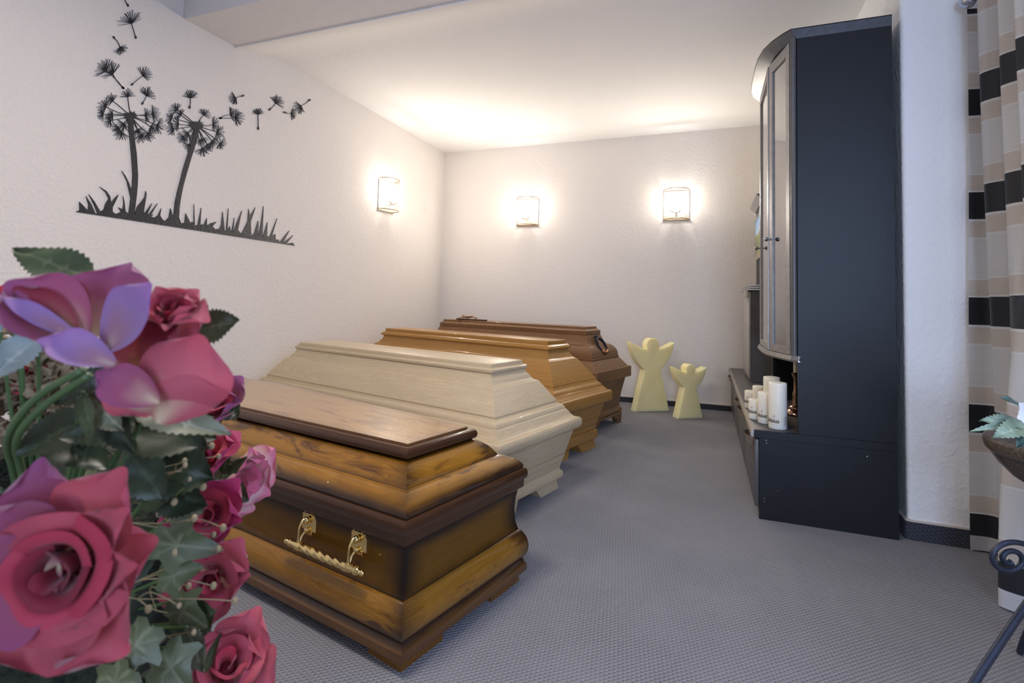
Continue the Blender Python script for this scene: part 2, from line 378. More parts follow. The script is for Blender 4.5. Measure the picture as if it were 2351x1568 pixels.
coffin_part('base_moulding', dk, dp, [(.004,.075,1),(.011,.079,.9),(.0165,.086,.6),(.0200,.095,.25),(.0215,.106,.05),(.0215,.117,0),(.0195,.129,0),(.016,.141,0),(.010,.153,.05),(.004,.161,.12),(-.001,.165,.3),(-.006,.167,.8)], DARKW, 28, .75)
coffin_part('side_panel', dk, dp, [(-.004,.167,.9),(-.0055,.171,.55),(-.008,.178,.35),(-.0115,.192,.15),(-.0135,.207,.02),(-.0145,.225,0),(-.0145,.243,.02),(-.0135,.258,.18),(-.012,.272,.5),(-.009,.288,.85),(-.006,.303,1)], PANW, 28, .95)
coffin_part('rim', dk, dp, [(-.01,.303),(.004,.303),(.0065,.306),(.007,.330),(.0115,.332),(.0150,.338),(.0160,.346),(.0150,.356),(.0125,.363),(.008,.367),(.002,.368)], EDGEW, 1)
coffin_part('lid_lower', dk, dp, [(-.004,.368,1),(.0045,.3685,1),(.0050,.374,.9),(.001,.3815,.85),(-.0065,.389,.62),(-.0165,.3965,.35),(-.028,.4025,.10),(-.040,.407,0),(-.052,.410,.05),(-.062,.411,.25)], DARKW, 28, .6)
coffin_part('lid_upper', dk, dp, [(-.0585,.4105,.75),(-.0605,.414,.45),(-.066,.422,.15),(-.074,.432,0),(-.083,.442,0),(-.093,.450,.12),(-.104,.457,.4),(-.116,.462,.8),(-.128,.465,1)], DARKW, 28, .7)
coffin_part('top_plate', dk, dp, [(-.126,.464),(-.116,.4655),(-.1105,.470),(-.1085,.477),(-.109,.485),(-.1120,.491),(-.117,.495),(-.126,.497),(-.131,.4965)], EDGEW, 1)
coffin_part('top_panel', dk, dp, [(-.1335,.496,.7),(-.1335,.5025,.8),(-.1345,.5035,.55)], TOPW, 28, .5)
# gilt handle on the near side
GOLD = metal('polished_gilt', (.86, .66, .30), .13)
def make_handle(root):
    lw = Matrix.Rotation(-root.rotation_euler.z, 4, 'Z') @ Matrix.Translation(-Vector(root.location))
    ang = math.atan2(dp[2][1]-dp[1][1], dp[2][0]-dp[1][0])
    ux = Vector((math.cos(ang), math.sin(ang), 0)); nrm = Vector((math.sin(ang), -math.cos(ang), 0))
    def at(s, out, z):      # s: metres from the foot corner towards the head, along the near side
        return Vector((dp[2][0], dp[2][1], z)) - ux*s + nrm*(out-.0145)
    zc = .268
    h = bpy.data.objects.new('handle', None); COL.objects.link(h); h.parent = root; h['label'] = 'gilt swing handle with twisted bar and two beaded plates'
    for s0 in (.176, .384):
        m = MB()
        SX = 1.3
        out = [(-.014,-.040),(.014,-.040),(.016,-.028),(.023,-.026),(.023,.024),(.016,.026),(.014,.038),(-.014,.038),(-.016,.026),(-.023,.024),(-.023,-.026),(-.016,-.028)]
        k = len(out); vv = []
        for (e, d) in ((1.0, 0.0), (1.0, .003), (.86, .006)):
            for a, b_ in out: vv.append(at(s0+a*e*SX, d, zc+b_*e))
        ff = [(j*k+i, (j*k+(i+1) % k), (j+1)*k+(i+1) % k, (j+1)*k+i) for j in range(2) for i in range(k)]+[tuple(2*k+i for i in range(k)), tuple(range(k-1,-1,-1))]
        m.add(vv, ff); pl = m.build('handle_plate', GOLD, h)
        b2 = MB()
        for i in range(k):
            a, b_ = Vector(out[i]), Vector(out[(i+1) % k]); nn = max(1, int((b_-a).length/.006))
            for q in range(nn):
                p = a.lerp(b_, q/nn)*.80; b2.ball(at(s0+p.x*SX, .0065, zc+p.y), .0019, 6, 4)
        b2.build('beading', GOLD, h, 180)
        # modelled boss and the arm that carries the bar
        m3 = MB(); m3.ball(at(s0, .012, zc+.006), .011, 12, 8); m3.ball(at(s0, .010, zc-.022), .008, 10, 6)
        m3.tube([at(s0, .010, zc+.012), at(s0, .026, zc+.010), at(s0, .035, zc-.006), at(s0, .037, zc-.028), at(s0, .037, zc-.050)], [.0045,.004,.0032,.003,.005], 8)
        m3.tube([at(s0+.006, .008, zc-.026), at(s0+.004, .022, zc-.036), at(s0, .034, zc-.050)], .004, 7)
        m3.build('handle_arm', GOLD, h, 60)
    zb = zc-.056
    # twisted bar
    n_, k = 72, 14; v = []
    for i in range(n_+1):
        t = i/n_; s = .190+t*.180; r0 = .0095+.0012*math.sin(math.pi*t)
        for q in range(k):
            a = 2*math.pi*q/k; rr = r0*(1+.16*math.cos(4*(a-t*9.0)))
            v.append(at(s, .037+rr*math.cos(a), zb+rr*math.sin(a)))
    f = [(i*k+q, i*k+(q+1) % k, (i+1)*k+(q+1) % k, (i+1)*k+q) for i in range(n_) for q in range(k)]
    mesh_obj('twisted_bar', v, f, GOLD, h, 180)
    for s0, sg in ((.178, -1), (.382, 1)):
        prof = [(.003,-.016),(.012,-.014),(.0135,-.006),(.012,0),(.0125,.006),(.010,.011),(.0115,.016),(.008,.022),(.012,.034),(.0075,.044),(.005,.047),(.0075,.051),(.0078,.056),(.0045,.061),(.001,.062)]
        m = MB().lathe(prof, 14, at(s0, .037, zb), (at(1, 0, 0)-at(0, 0, 0))*sg); m.build('finial', GOLD, h, 50)
make_handle(dk)
# chip in the lacquer of the near side of the lid
bpy.context.view_layer.update()
hit, hp, hnm, _, _, _ = sc.ray_cast(bpy.context.evaluated_depsgraph_get(), CP, (from_px(753, 1107, 1)-CP).normalized())
if hit:
    im = dk.matrix_world.inverted(); tg = hnm.orthogonal().normalized(); bt = hnm.cross(tg)
    rim = [hp+(tg*math.cos(a)*.0030+bt*math.sin(a)*.0050)*(.7+.3*math.sin(3*a)) for a in [2*math.pi*i/10 for i in range(10)]]
    mesh_obj('lacquer_chip', [im @ (p-hnm*.001) for p in rim]+[im @ (p+hnm*.0006) for p in rim], [tuple(range(10, 20))]+[(i, (i+1) % 10, 10+(i+1) % 10, 10+i) for i in range(10)], plain('bare_chip', (.62,.50,.36), .7), dk)

# pale coffin
PALE = wood_pair('pale_limed_wood', (.66, .53, .345), (.54, .41, .245), rough=.36, coat=.2, ring=.36, gs=.8)
wc = thing('coffin', 'cream limed wood coffin, second from the camera', 'coffin', group='coffins side by side on the carpet')
WW = .526; wp = rect_poly(1.80, WW); place_coffin(wc, (-.683, 2.485), -14.8, WW)
feet(wc, wp, PALE, .10, .16, .054, .010, .04)
coffin_part('plinth', wc, wp, [(-.03,.052),(.009,.052),(.0145,.056),(.016,.066),(.0155,.078),(.0125,.085),(.007,.089),(.004,.094),(.0025,.100)], PALE)
coffin_part('lower_board', wc, wp, [(-.002,.100),(.0025,.100),(.011,.130),(.0118,.134),(.0085,.1355)], PALE)
coffin_part('middle_board', wc, wp, [(.006,.1355),(.0125,.1365),(.0215,.166),(.0222,.170),(.018,.1715)], PALE)
coffin_part('side_panel', wc, wp, [(.012,.1715),(.0215,.1725),(.052,.289)], PALE)
coffin_part('rim', wc, wp, [(.035,.288),(.058,.2885),(.068,.293),(.0765,.301),(.0815,.313),(.0825,.326),(.080,.337),(.074,.345),(.064,.3485),(.050,.349)], PALE)
coffin_part('lid_skirt', wc, wp, [(.046,.349),(.056,.3492),(.050,.353),(.040,.364),(.0285,.382),(.024,.3875),(.0205,.389)], PALE)
coffin_part('lid_moulding', wc, wp, [(.016,.389),(.0205,.389),(.0195,.394),(.0165,.401),(.0115,.407),(.0045,.412),(-.003,.415),(-.009,.418),(-.0115,.424)], PALE)
coffin_part('lid_panel', wc, wp, [(-.0125,.424),(-.0115,.430),(-.079,.5285),(-.0825,.5310)], PALE)
coffin_part('lid_cornice', wc, wp, [(-.087,.531),(-.091,.533),(-.098,.5365),(-.104,.5425),(-.1075,.550),(-.111,.557),(-.118,.564),(-.124,.572),(-.126,.582),(-.129,.588)], PALE)
coffin_part('top_moulding', wc, wp, [(-.134,.5875),(-.1265,.588),(-.1225,.591),(-.1205,.597),(-.1215,.6035),(-.1260,.6085),(-.132,.6105),(-.135,.6115),(-.135,.6145),(-.1390,.6150)], PALE)
coffin_part('top_plate', wc, wp, [(-.1385,.614),(-.1385,.6245),(-.1405,.6285),(-.1450,.6300)], PALE, ang=50)

# honey oak coffin
OAK = wood_pair('honey_oak', (.47, .245, .066), (.34, .160, .034), rough=.34, coat=.28, ring=.34, gs=.9)
oc = thing('coffin', 'honey brown oak coffin with plain top, third from the camera', 'coffin', group='coffins side by side on the carpet')
OW = .502; op = rect_poly(1.84, OW); place_coffin(oc, (-.659, 3.273), -17.3, OW)
feet(oc, op, OAK, .10, .17, .062, .012, .04)
coffin_part('plinth', oc, op, [(-.03,.058),(.003,.058),(.0065,.062),(.0078,.072),(.0078,.104),(.0055,.111),(.001,.115),(-.005,.117)], OAK)
coffin_part('lower_board', oc, op, [(-.010,.117),(-.0045,.117),(.002,.148),(.0022,.150),(-.001,.1515)], OAK)
coffin_part('middle_board', oc, op, [(-.004,.1515),(.0035,.1525),(.0130,.190),(.0132,.192),(.010,.1935)], OAK)
coffin_part('side_panel', oc, op, [(.004,.1935),(.0135,.195),(.042,.293)], OAK)
coffin_part('rim', oc, op, [(.026,.292),(.064,.292),(.072,.298),(.0745,.306),(.0745,.350),(.0715,.358),(.064,.363),(.046,.365)], OAK)
coffin_part('lid_skirt', oc, op, [(.040,.365),(.052,.3652),(.045,.3705),(.032,.387),(.029,.390),(.026,.391)], OAK)
coffin_part('lid_moulding', oc, op, [(.022,.391),(.0265,.3912),(.0255,.396),(.021,.403),(.014,.409),(.007,.414),(.002,.420),(-.001,.428),(-.004,.434)], OAK)
coffin_part('lid_panel', oc, op, [(-.008,.434),(-.006,.437),(-.010,.445),(-.091,.559),(-.0950,.563)], OAK)
coffin_part('lid_cornice', oc, op, [(-.099,.563),(-.103,.566),(-.110,.570),(-.116,.577),(-.120,.586),(-.126,.593),(-.132,.601),(-.136,.612),(-.137,.626)], OAK)
coffin_part('top_moulding', oc, op, [(-.140,.6255),(-.126,.6265),(-.1215,.630),(-.1205,.6355),(-.123,.641),(-.129,.6435),(-.1295,.646),(-.134,.6505),(-.141,.655),(-.1480,.6585)], OAK)
coffin_part('top_plate', oc, op, [(-.1475,.658),(-.1465,.6595),(-.1465,.675),(-.1485,.679),(-.1530,.6805)], OAK, ang=50)

# brown oak coffin against the back wall
BRN = wood_pair('brown_oak', (.24, .125, .056), (.15, .072, .029), rough=.4, coat=.2, ring=.38, gs=1.0)
bc = thing('coffin', 'dark brown oak coffin with iron ring and tooth moulding, along the back wall', 'coffin', group='coffins side by side on the carpet')
BW = .484; bp_ = rect_poly(1.74, BW); place_coffin(bc, (-.617, 4.034), -15.0, BW)
def bracket_foot(c, sx, sy):
    # bracket foot with a scooped inner edge, on the end face and on the long side
    out = [(0,0),(.055,0),(.060,.018),(.072,.034),(.092,.044),(.115,.047),(.115,.068),(0,.068)]
    m = MB()
    for ax in (0, 1):
        n = len(out); v = []
        for d in (0, .028):
            for a, z in out:
                p = [c[0], c[1]]; p[ax] += (sx, sy)[ax]*a; p[1-ax] += (sx, sy)[1-ax]*d; v.append((p[0], p[1], z))
        f = [tuple(range(n)), tuple(range(2*n-1, n-1, -1))]+[(i, n+i, n+(i+1) % n, (i+1) % n) for i in range(n)]
        if (ax == 0) == (sx*sy > 0): f = [tuple(reversed(q)) for q in f]
        m.add(v, f)
    return m
for c in bp_: bracket_foot(c, 1 if c[0] < -.5 else -1, 1 if c[1] < 0 else -1).build('foot', BRN[0], bc)
coffin_part('plinth', bc, bp_, [(-.03,.066),(.001,.066),(.0035,.069),(.0035,.079),(.001,.0835),(-.005,.085)], BRN)
coffin_part('base_moulding', bc, bp_, [(-.012,.085),(-.005,.0855),(.0005,.089),(.003,.0965),(.0025,.105),(-.001,.114),(-.007,.121),(-.013,.126),(-.0135,.131)], BRN)
coffin_part('lower_board', bc, bp_, [(-.02,.131),(-.0135,.131),(-.006,.187),(-.009,.1895)], BRN)
coffin_part('side_panel', bc, bp_, [(-.018,.1895),(-.007,.1905),(-.001,.242),(.002,.250),(.005,.2655),(.0225,.354)], BRN)
coffin_part('rim', bc, bp_, [(.010,.354),(.0535,.356),(.0550,.358),(.0545,.432),(.052,.4355),(.030,.439)], BRN)
coffin_part('lid_skirt', bc, bp_, [(.024,.4385),(.032,.4392),(-.012,.4955),(-.0175,.4990),(-.0180,.506)], BRN)
coffin_part('bead_strip', bc, bp_, [(-.022,.506),(-.0190,.5065),(-.0190,.516),(-.0235,.5175),(-.0235,.536),(-.0265,.538)], BRN)
coffin_part('lid_bulge', bc, bp_, [(-.030,.538),(-.0260,.5385),(-.0275,.550),(-.0335,.564),(-.043,.578),(-.055,.591),(-.068,.601),(-.080,.606),(-.090,.6075)], BRN)
coffin_part('lid_cove', bc, bp_, [(-.095,.607),(-.0905,.608),(-.0950,.612),(-.103,.622),(-.112,.639),(-.119,.655),(-.125,.670),(-.128,.678)], BRN)
coffin_part('top_moulding', bc, bp_, [(-.135,.678),(-.1290,.6785),(-.1290,.7010),(-.1260,.7015),(-.1260,.7055),(-.133,.7095),(-.139,.7155),(-.145,.7195),(-.149,.7215)], BRN)
coffin_part('top_plate', bc, bp_, [(-.149,.7215),(-.1485,.722),(-.1485,.7335),(-.1500,.7355)], BRN)
# tooth moulding under the top and the beaded line: too fine to count
teeth = MB(); beads = MB()
tp = offset_poly(bp_, -.129)
for i in range(4):
    a, b = tp[i], tp[(i+1) % 4]; ln = (b-a).length; d = (b-a).normalized(); nn = Vector((d.y, -d.x)); k = int(ln/.0235)
    for j in range(k):
        p0 = a+d*(ln*(j+.07)/k); p1 = a+d*(ln*(j+.93)/k); q = [p0, p1, p1+nn*.005, p0+nn*.005]
        if i in (0, 1, 3): teeth.prism([(x.x, x.y) for x in (q if True else q)][::-1], .6795, .6995)
tp = offset_poly(bp_, -.0190)
for i in (0, 1):
    a, b = tp[i], tp[(i+1) % 4]; ln = (b-a).length; k = int(ln/.011)
    for j in range(k): p = a.lerp(b, (j+.5)/k); beads.ball((p.x, p.y, .5115), .0042, 5, 3)
tag(teeth.build('tooth_moulding', BRN[0], bc), kind='stuff'); tag(beads.build('bead_row', BRN[0], bc, 180), kind='stuff')
# iron ring handle on its foot end
IRON = plain('dark_iron', (.018, .018, .022), .4, .6, bmp=.2)
COPPER = metal('worn_copper', (.48, .24, .14), .35, .3)
hn = bpy.data.objects.new('ring_handle', None); COL.objects.link(hn); hn.parent = bc; hn.location = (-.108, .0, .655); hn['label'] = 'black iron ring with a copper floral mount'
MB().lathe([(.001,0),(.018,.001),(.019,.006),(.012,.012),(.010,.020),(.001,.022)], 16, ax=(.8,0,.6)).build('boss', IRON, hn, 50)
cx, cz = .052, -.055
ring = [Vector((cx+.052*math.sin(a)*.62, .058*math.cos(a), cz-.052*math.sin(a)*1.0)) for a in [R_(i*10) for i in range(37)]]
MB().tube(ring, .0095, 10, False).build('ring', IRON, hn, 180)
mt = MB()
for i in range(5, 14):
    a = R_(i*10); p = Vector((cx+.052*math.sin(a)*.62, .058*math.cos(a), cz-.052*math.sin(a))); mt.ball(p+Vector((.004,0,.002)), .0105+.002*(i % 2), 8, 5)
mt.build('floral_mount', COPPER, hn, 180)

# crucifix lying on that coffin
CW = wood('dark_cross_wood', (.10, .05, .022), (.05, .024, .010), .4, .2)
ca = R_(-15); cpos = Vector(bc.location)+Matrix.Rotation(ca, 3, 'Z') @ Vector((-1.33, -.035, .7357))
cr = thing('crucifix', 'small wooden crucifix with bronze figure lying on the brown coffin', 'crucifix', cpos, ca)
rbox(-.15, .19, -.014, .014, 0, .013, .002).build('upright', CW, cr, 40)
rbox(-.085, -.057, -.068, .068, .0005, .0135, .002).build('crossbar', CW, cr, 40)
BRZ = metal('dark_bronze', (.30, .17, .10), .38, .4)
def skin_body(name, pts, edges, radii, mat, parent, root=0):
    me = bpy.data.meshes.new(name); me.from_pydata(pts, edges, []); o = bpy.data.objects.new(name, me); COL.objects.link(o)
    o.parent = parent; sk = o.modifiers.new('skin', 'SKIN'); me.materials.append(mat)
    if not me.skin_vertices: me.skin_vertices.new()
    for i, r in enumerate(radii): me.skin_vertices[0].data[i].radius = (r, r)
    me.skin_vertices[0].data[root].use_root = True
    sk.use_smooth_shade = True; sb = o.modifiers.new('sub', 'SUBSURF'); sb.levels = 2; sb.render_levels = 2; return o
skin_body('corpus', [(.0,0,.026),(-.03,0,.030),(-.055,0,.030),(-.068,0,.034),(-.086,.003,.043),
    (-.060,.020,.026),(-.072,.040,.022),(-.080,.062,.018),(-.060,-.020,.026),(-.072,-.040,.022),(-.080,-.062,.018),
    (.030,.006,.036),(.062,.003,.022),(.084,.002,.024),(.030,-.006,.036),(.062,-.003,.022),(.084,-.003,.026)],
    [(0,1),(1,2),(2,3),(3,4),(2,5),(5,6),(6,7),(2,8),(8,9),(9,10),(0,11),(11,12),(12,13),(0,14),(14,15),(15,16)],
    [.011,.010,.012,.006,.011,.006,.005,.004,.006,.005,.004,.007,.005,.005,.007,.005,.005], BRZ, cr)

# ---------------------------------------------------------------- wall decal: dandelions and grass
FOIL = plain('black_foil_film', (.030, .030, .034), .38, var=.2, bmp=.5, bscale=55, bdist=.004)
DX = XL+.0035
def wl(x, y, dx=0.0):
    p = px_on(x, y, 0, DX); return Vector((DX+dx, p.y, p.z))
def flat_poly(mb, pts, th=.0022):
    "film cut to the outline pts (pixels), given a thickness"
    bm = bmesh.new(); vs = [bm.verts.new(wl(*p, th)) for p in pts]; fc = bm.faces.new(vs); fc.normal_update()
    if fc.normal.x < 0: fc.normal_flip()
    r = bmesh.ops.triangulate(bm, faces=[fc]); bm.verts.index_update()
    top = [v.co.copy() for v in bm.verts]; tf = [tuple(v.index for v in f.verts) for f in bm.faces]; n = len(top)
    bm.free()
    mb.add(top, tf); mb.add([Vector((DX-.003, p.y, p.z)) for p in top]+top, [(i, (i+1) % n, n+(i+1) % n, n+i) for i in range(n)]); return mb
def c8(pts): return [(150+x/3.918, 440+y/3.918) for x, y in pts]
def c2(pts): return [(150+x/2.6133, y/2.6133) for x, y in pts]
GR = [(95,180),(128,166),(125,90),(165,130),(200,170),(208,120),(185,40),(230,110),(270,195),(287,195),(262,130),(210,22),(262,90),(315,180),(345,160),(360,110),(388,62),(360,5),(307,-45),(370,-5),(402,42),(412,100),(440,60),(478,25),(455,80),(424,140),(425,180),(450,200),(480,192),(500,178),(475,142),(515,158),(524,100),(517,38),(532,95),(540,175),(558,192),(585,185),(612,205),(622,212),(645,135),(690,80),(712,50),(722,-7),(730,20),(722,75),(705,180),(712,195),(780,105),(738,200),(748,205),(830,105),(768,210),(790,203),(772,225),(800,235),(832,212),(862,150),(852,215),(880,258),(900,262),(930,230),(945,150),(962,205),(985,215),(1012,238),(1020,230),(1042,285),(1072,280),(1082,195),(1125,282),(1140,270),(1154,292),(1157,112),(1164,302),(1190,300),(1222,145),(1214,300),(1250,290),(1272,238),(1272,306),(1312,282),(1360,270),(1322,312),(1347,336),(1385,335),(1402,300),(1415,180),(1432,350),(1445,352),(1467,150),(1457,362),(1478,310),(1492,372),(1520,235),(1509,376),(1545,270),(1588,170),(1552,342),(1582,382),(1640,270),(1648,155),(1661,220),(1710,140),(1667,272),(1673,402),(1700,370),(1735,260),(1737,412),(1757,300),(1783,130),(1772,420),(1818,275),(1814,402),(1840,402),(1905,240),(1858,402),(1888,380),(1892,432),(1916,430),(1926,456),(2015,350),(1957,462),(2050,392),(1988,468),(2045,458),(2065,485)]
dec = thing('wall_decal', 'black foil wall decal of two dandelions rising from a strip of grass', 'wall decal', wl(430, 540))
def dobj(mb, name): 
    o = mb.build(name, FOIL, dec); off = Vector(dec.location)
    for v in o.data.vertices: v.co -= off
    return o
dobj(flat_poly(MB(), c8(GR)), 'grass_strip')
st1 = [(372,700),(380,780),(388,850),(394,920),(399,985),(403,1050),(400,1110),(394,1170),(386,1230),(378,1290),(414,1290),(420,1230),(428,1170),(433,1110),(435,1050),(431,985),(427,920),(417,850),(410,780),(404,700)]
st2 = [(778,760),(757,845),(738,910),(721,965),(704,1020),(688,1085),(671,1150),(657,1215),(646,1320),(680,1320),(684,1250),(692,1190),(706,1120),(722,1060),(738,1005),(754,950),(770,900),(786,850),(803,775)]
for s in (st1, st2): dobj(flat_poly(MB(), c2(s), .0026), 'stem')
dobj(flat_poly(MB(), c2([(338,1025),(360,1055),(380,1095),(398,1145),(404,1190),(392,1190),(380,1140),(368,1085)]), .0027), 'blade')
rnd = random.Random(4)
def stroke(mb, a, b, w0, w1, bow=0):
    "thin strip of film from a to b (pixels)"
    a = Vector(a); b = Vector(b); d = (b-a); nrm = Vector((-d.y, d.x)).normalized(); k = 4 if bow else 1; l = []; r = []
    for i in range(k+1):
        t = i/k; p = a.lerp(b, t)+nrm*bow*math.sin(math.pi*t); wd = (w0+(w1-w0)*t)/2; l.append(p+nrm*wd); r.append(p-nrm*wd)
    for i in range(k):
        q = [l[i], r[i], r[i+1], l[i+1]]; vs = [wl(p.x, p.y, .0015) for p in q]+[wl(p.x, p.y, -.003) for p in q]
        mb.add(vs, [(0,1,2,3),(0,4,5,1),(1,5,6,2),(2,6,7,3),(3,7,4,0)])
def seed(mb, hub, tip, rad, n=13, spread=170, sw=2.0, head=True):
    hub = Vector(hub); tip = Vector(tip); out = (hub-tip); 
    if out.length < 1: out = Vector((0, -1))
    a0 = math.atan2(out.y, out.x)
    for i in range(n):
        a = a0+R_(spread)*((i+.5)/n-.5)+rnd.uniform(-.08, .08); rr = rad*rnd.uniform(.78, 1.15)
        stroke(mb, hub, hub+Vector((math.cos(a), math.sin(a)))*rr, .80, .35)
    stroke(mb, hub, tip, .9, .9 if head else 1.3, rnd.uniform(-2.5, 2.5) if out.length > 12 else 0)
    if head:
        d = out.normalized(); nrm = Vector((-d.y, d.x))
        flat_poly(mb, [tuple(tip+d*4.5), tuple(tip+nrm*2.2), tuple(tip-d*4.0+nrm*1.2), tuple(tip-d*4.0-nrm*1.2), tuple(tip-nrm*2.2)], .002)
H1 = [(285,605),(245,640),(228,685),(285,695),(272,722),(318,762),(338,792),(352,742),(375,580),(480,695),(522,685),(550,752),(512,760),(496,800),(452,806),(432,776)]
H2 = [(670,660),(640,710),(695,690),(680,745),(648,772),(712,822),(737,800),(745,866),(830,690),(885,748),(910,790),(880,845),(928,858),(818,832),(822,890),(852,866)]
for ctr, hubs in (((392,697),H1), ((786,752),H2)):
    m = MB(); cc = c2([ctr])[0]
    core = []
    for i in range(28):
        a = 2*math.pi*i/28; rr = (17 if i % 2 else 11)+rnd.uniform(-2, 3); core.append((cc[0]+rr*1.05*math.cos(a), cc[1]+rr*.62*math.sin(a)))
    flat_poly(m, core, .003)
    for h in hubs:
        h = c2([h])[0]; seed(m, h, (cc[0]+(h[0]-cc[0])*.12, cc[1]+(h[1]-cc[1])*.12), rnd.uniform(15, 20), 12, 190, head=False)
    dobj(m, 'flower_head')
SEEDS = [((286,-8),(293.5,11.5),22,None,'top edge of the picture'),((302.3,53.6),(311.5,85),29,None,'highest whole one above the flowers'),((275.5,108),(262,86.5),17,None,'hanging head down above the left flower'),
 ((243.8,162.6),(282,201),26,(259,170),'double one just above the left flower'),((328,174),(304,193),21,None,'leaning right above the left flower'),((336.4,220),(327.6,236.5),20,None,'lowest one right of the left flower'),
 ((437,225),(435.5,245.7),18,None,'straight above the right flower'),((542,225.8),(556.8,220),16,None,'first tipped one right of the right flower'),((528.8,264),(506.6,271),20,(540,271),'double one right of the right flower'),
 ((592.7,262.5),(593,294),15,None,'upright one with long straight stalk'),((633,237),(620,250.6),19,None,'third from the far right end'),((668.5,260),(654.3,258),14,None,'small low one second from the far right'),((691.5,243),(709.8,230.4),18,None,'farthest right of all')]
for hub, tip, rad, h2, txt in SEEDS:
    m = MB(); seed(m, hub, tip, rad, 15)
    if h2: seed(m, h2, tip, rad, 15)
    o = m.build('dandelion_seed_decal', FOIL, None); c = wl((hub[0]+tip[0])/2, (hub[1]+tip[1])/2)
    for v in o.data.vertices: v.co -= c
    o.location = c; tag(o, 'black flying dandelion seed decal, '+txt, 'wall decal', 'flying seed decals on the left wall')

# ---------------------------------------------------------------- wall lamps
BRASS = metal('aged_brass', (.42, .32, .20), .25)
SGLASS = thin_glass('lamp_glass', (.96, .94, .91), .05, .06)
BULB = plain('lit_bulb', (1, .95, .9), .3, emit=(1.0, .94, .87, SCONCE_E))
BULB_B = plain('dimmed_bulb_back', (1, .95, .9), .3, emit=(1.0, .955, .90, SCONCE_E*.06))  # made-up dimmer back half of each bulb, keeps the wall glare down
SOCK = plain('candle_sleeve', (.75, .68, .58), .4)
CHROME = metal('lamp_chrome', (.75, .73, .70), .12)
def sconce(loc, rz, label):
    "faces local -y, back on y = 0, bottom at z = 0"
    t = thing('wall_lamp', label, 'lamp', loc, rz, 'half round glass wall lamps')
    W_, D_, H_ = .113, .104, .285
    arc = [(W_*math.sin(R_(a)), -.012-D_*math.cos(R_(a))) for a in range(-90, 91, 9)]
    rbox(-W_, W_, -.008, -.001, .01, H_-.012, .002).build('back_plate', plain('lamp_back_plate', (.80,.77,.73), .35), t, 40)
    for nm, z in (('top_rim', H_-.004), ('bottom_rim', .006)):
        MB().tube([(x, y, z) for x, y in arc], .0042, 8).build(nm, BRASS, t, 60)
    MB().box(-W_-.002, W_+.002, -.012, -.006, 0, .012).build('bottom_bar', BRASS, t)
    n = len(arc); v = [(x, y, .008) for x, y in arc]+[(x, y, H_-.005) for x, y in arc]+[(x*.975, y*.975, .008) for x, y in arc]+[(x*.975, y*.975, H_-.005) for x, y in arc]
    f = [(i, i+1, n+i+1, n+i) for i in range(n-1)]+[(2*n+i+1, 2*n+i, 3*n+i, 3*n+i+1) for i in range(n-1)]
    mesh_obj('glass_shade', v, f, SGLASS, t, 180)
    m = MB().lathe([(.001,0),(.020,.001),(.021,.006),(.012,.012),(.001,.014)], 18, (0, -.074, .055)).tube([(0,-.008,.06),(0,-.04,.056),(0,-.074,.060)], .007, 8)
    m.tube([(-.034,-.074,.078),(-.03,-.074,.066),(0,-.074,.060),(.03,-.074,.066),(.034,-.074,.078)], .0055, 8); m.build('bracket', CHROME, t, 60)
    for s in (-1, 1):
        MB().lathe([(.001,0),(.014,.0),(.016,.004),(.0125,.010),(.0115,.05),(.001,.05)], 16, (s*.034, -.074, .076)).build('socket', SOCK, t, 40)
        bm_ = MB().lathe([(.001,0),(.010,.004),(.017,.022),(.0175,.034),(.013,.055),(.005,.075),(.001,.08)], 12, (s*.034, -.074, .126))
        bm_.build('bulb', None, t, 180, mats=[BULB, BULB_B], midx=[1 if sum(bm_.v[i].y for i in q)/len(q) > -.0785 else 0 for q in bm_.f])
    return t
sconce((XL, 3.815, 1.687), R_(90), 'half round glass wall lamp with two bulbs, on the left wall')
sconce((-1.713, YB, 1.680), 0, 'half round glass wall lamp with two bulbs, back wall near the corner')
sconce((-.265, YB, 1.690), 0, 'half round glass wall lamp with two bulbs, back wall above the wax angels')

